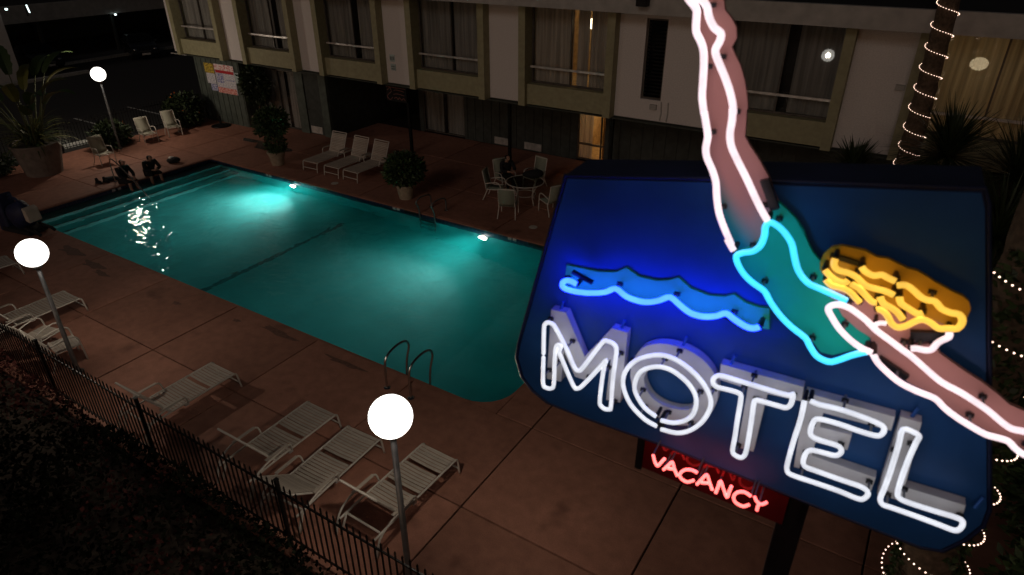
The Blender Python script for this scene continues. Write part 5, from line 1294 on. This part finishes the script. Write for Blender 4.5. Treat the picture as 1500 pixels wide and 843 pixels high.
ar = panel('arm_panel', .074, .03, 'sign_skin', 'diver_arm'); neon('arm_tube_a', .2, 'neon_pink', ar, .0165); neon('arm_tube_b', .2, 'neon_pink', ar, .0165)
fc = panel('face_panel', .082, .03, 'sign_skin', 'diver_face'); neon('chin_tube', .19, 'neon_pink', fc, .016); neon('mouth_tube', .19, 'neon_pink', fc, .012, posts=False)
hr = panel('hair_panel', .095, .03, 'sign_ochre', 'diver_hair')
for k in range(1, 9): neon('hair_tube_t%d' % k, .2, 'neon_gold', hr, .0165, posts=(k in (1, 3)))
# dark blocking boxes on the figure
for (u_, z_, w, h, a) in ((-.078, 6.756, .045, .17, .49), (-1.10, 6.008, .15, .02, -.3), (-.127, 5.963, .15, .022, -.3), (.356, 6.478, .17, .025, -.12), (.70, 5.919, .17, .03, -.45), (.809, 6.156, .17, .05, .25)):
    MB().obox((u_, -.10, z_), (w, .03, h), Matrix.Rotation(-a, 3, 'Y')).build('electrode_housing', M['tube_end'], SG_)
for L_ in 'MOTEL':
    face = obj('letter', prism_mesh('letter', SIGN[L_ + '_face'], -.08, .0 - .012, M['letter_white'], hole=SIGN.get(L_ + '_hole')), SG_)
    face['label'] = 'white metal letter ' + L_
    me = face.data; me.materials.append(M['letter_side'])
    for p in me.polygons:
        if abs(p.normal.y) < .5: p.material_index = 1
    if L_ == 'O': neon('O_tube_a', .2, 'neon_white', face, .0142); neon('O_tube_b', .2, 'neon_white', face, .0142)
    else: neon(L_ + '_tube', .2, 'neon_white', face, .0142, closed=(L_ in 'MTL'), step=.03, ends=(L_ == 'E'))
for L_, i in (('M', 0), ('M', 3), ('O', 2), ('T', 0), ('L', 0), ('L', 3)):
    u_, z_ = SIGN[L_ + '_face'][i]; u_ += .05
    MB().tube([(u_, -.05, z_ - .02), (u_ + .02, -.04, z_ + .06)], .010, 6).build('letter_strap', M['strap_blue'], SG_)
# vacancy box under the cabinet
vb = obj('vacancy_box', prism_mesh('vacancy_box', [(-.60, 4.762), (.39, 4.70), (.39, 4.44), (-.60, 4.50)], .02, .17, M['sign_red']), SG_)
vb.data.materials.append(M['tube_end'])
for p in vb.data.polygons:
    if abs(p.normal.y) < .5: p.material_index = 1
for k in SIGN:
    if k.startswith('vac_') and k != 'vac_box':
        pts = SIGN[k]
        neon(k, .16, 'neon_red', vb, .0105, step=.02, ends=False, posts=False)
        q = smooth_path([(a + .0, .0165, b) for a, b in pts], .02)
        MB().tube(q, .010, 5).build('painted_letter', M['sign_red_letter'], vb)
        a = pts[0]; MB().tube([(a[0], -.155, a[1]), (a[0], .018, a[1])], .006, 6).build('tube_support', M['standoff'], vb)
MB().box(-.66, -.61, .04, .15, 4.45, 4.80).build('side_bracket', M['tube_end'], SG_)
MB().box(.40, .47, .04, .15, 4.40, 4.70).build('side_bracket', M['tube_end'], SG_)
MB().box(.35, .52, .10, .27, -.02, 4.705).build('pole', M['pole_dark'], SG_, bevel=.012)
MB().box(.24, .63, -.01, .38, 0, .03).build('base_plate', M['pole_dark'], SG_)
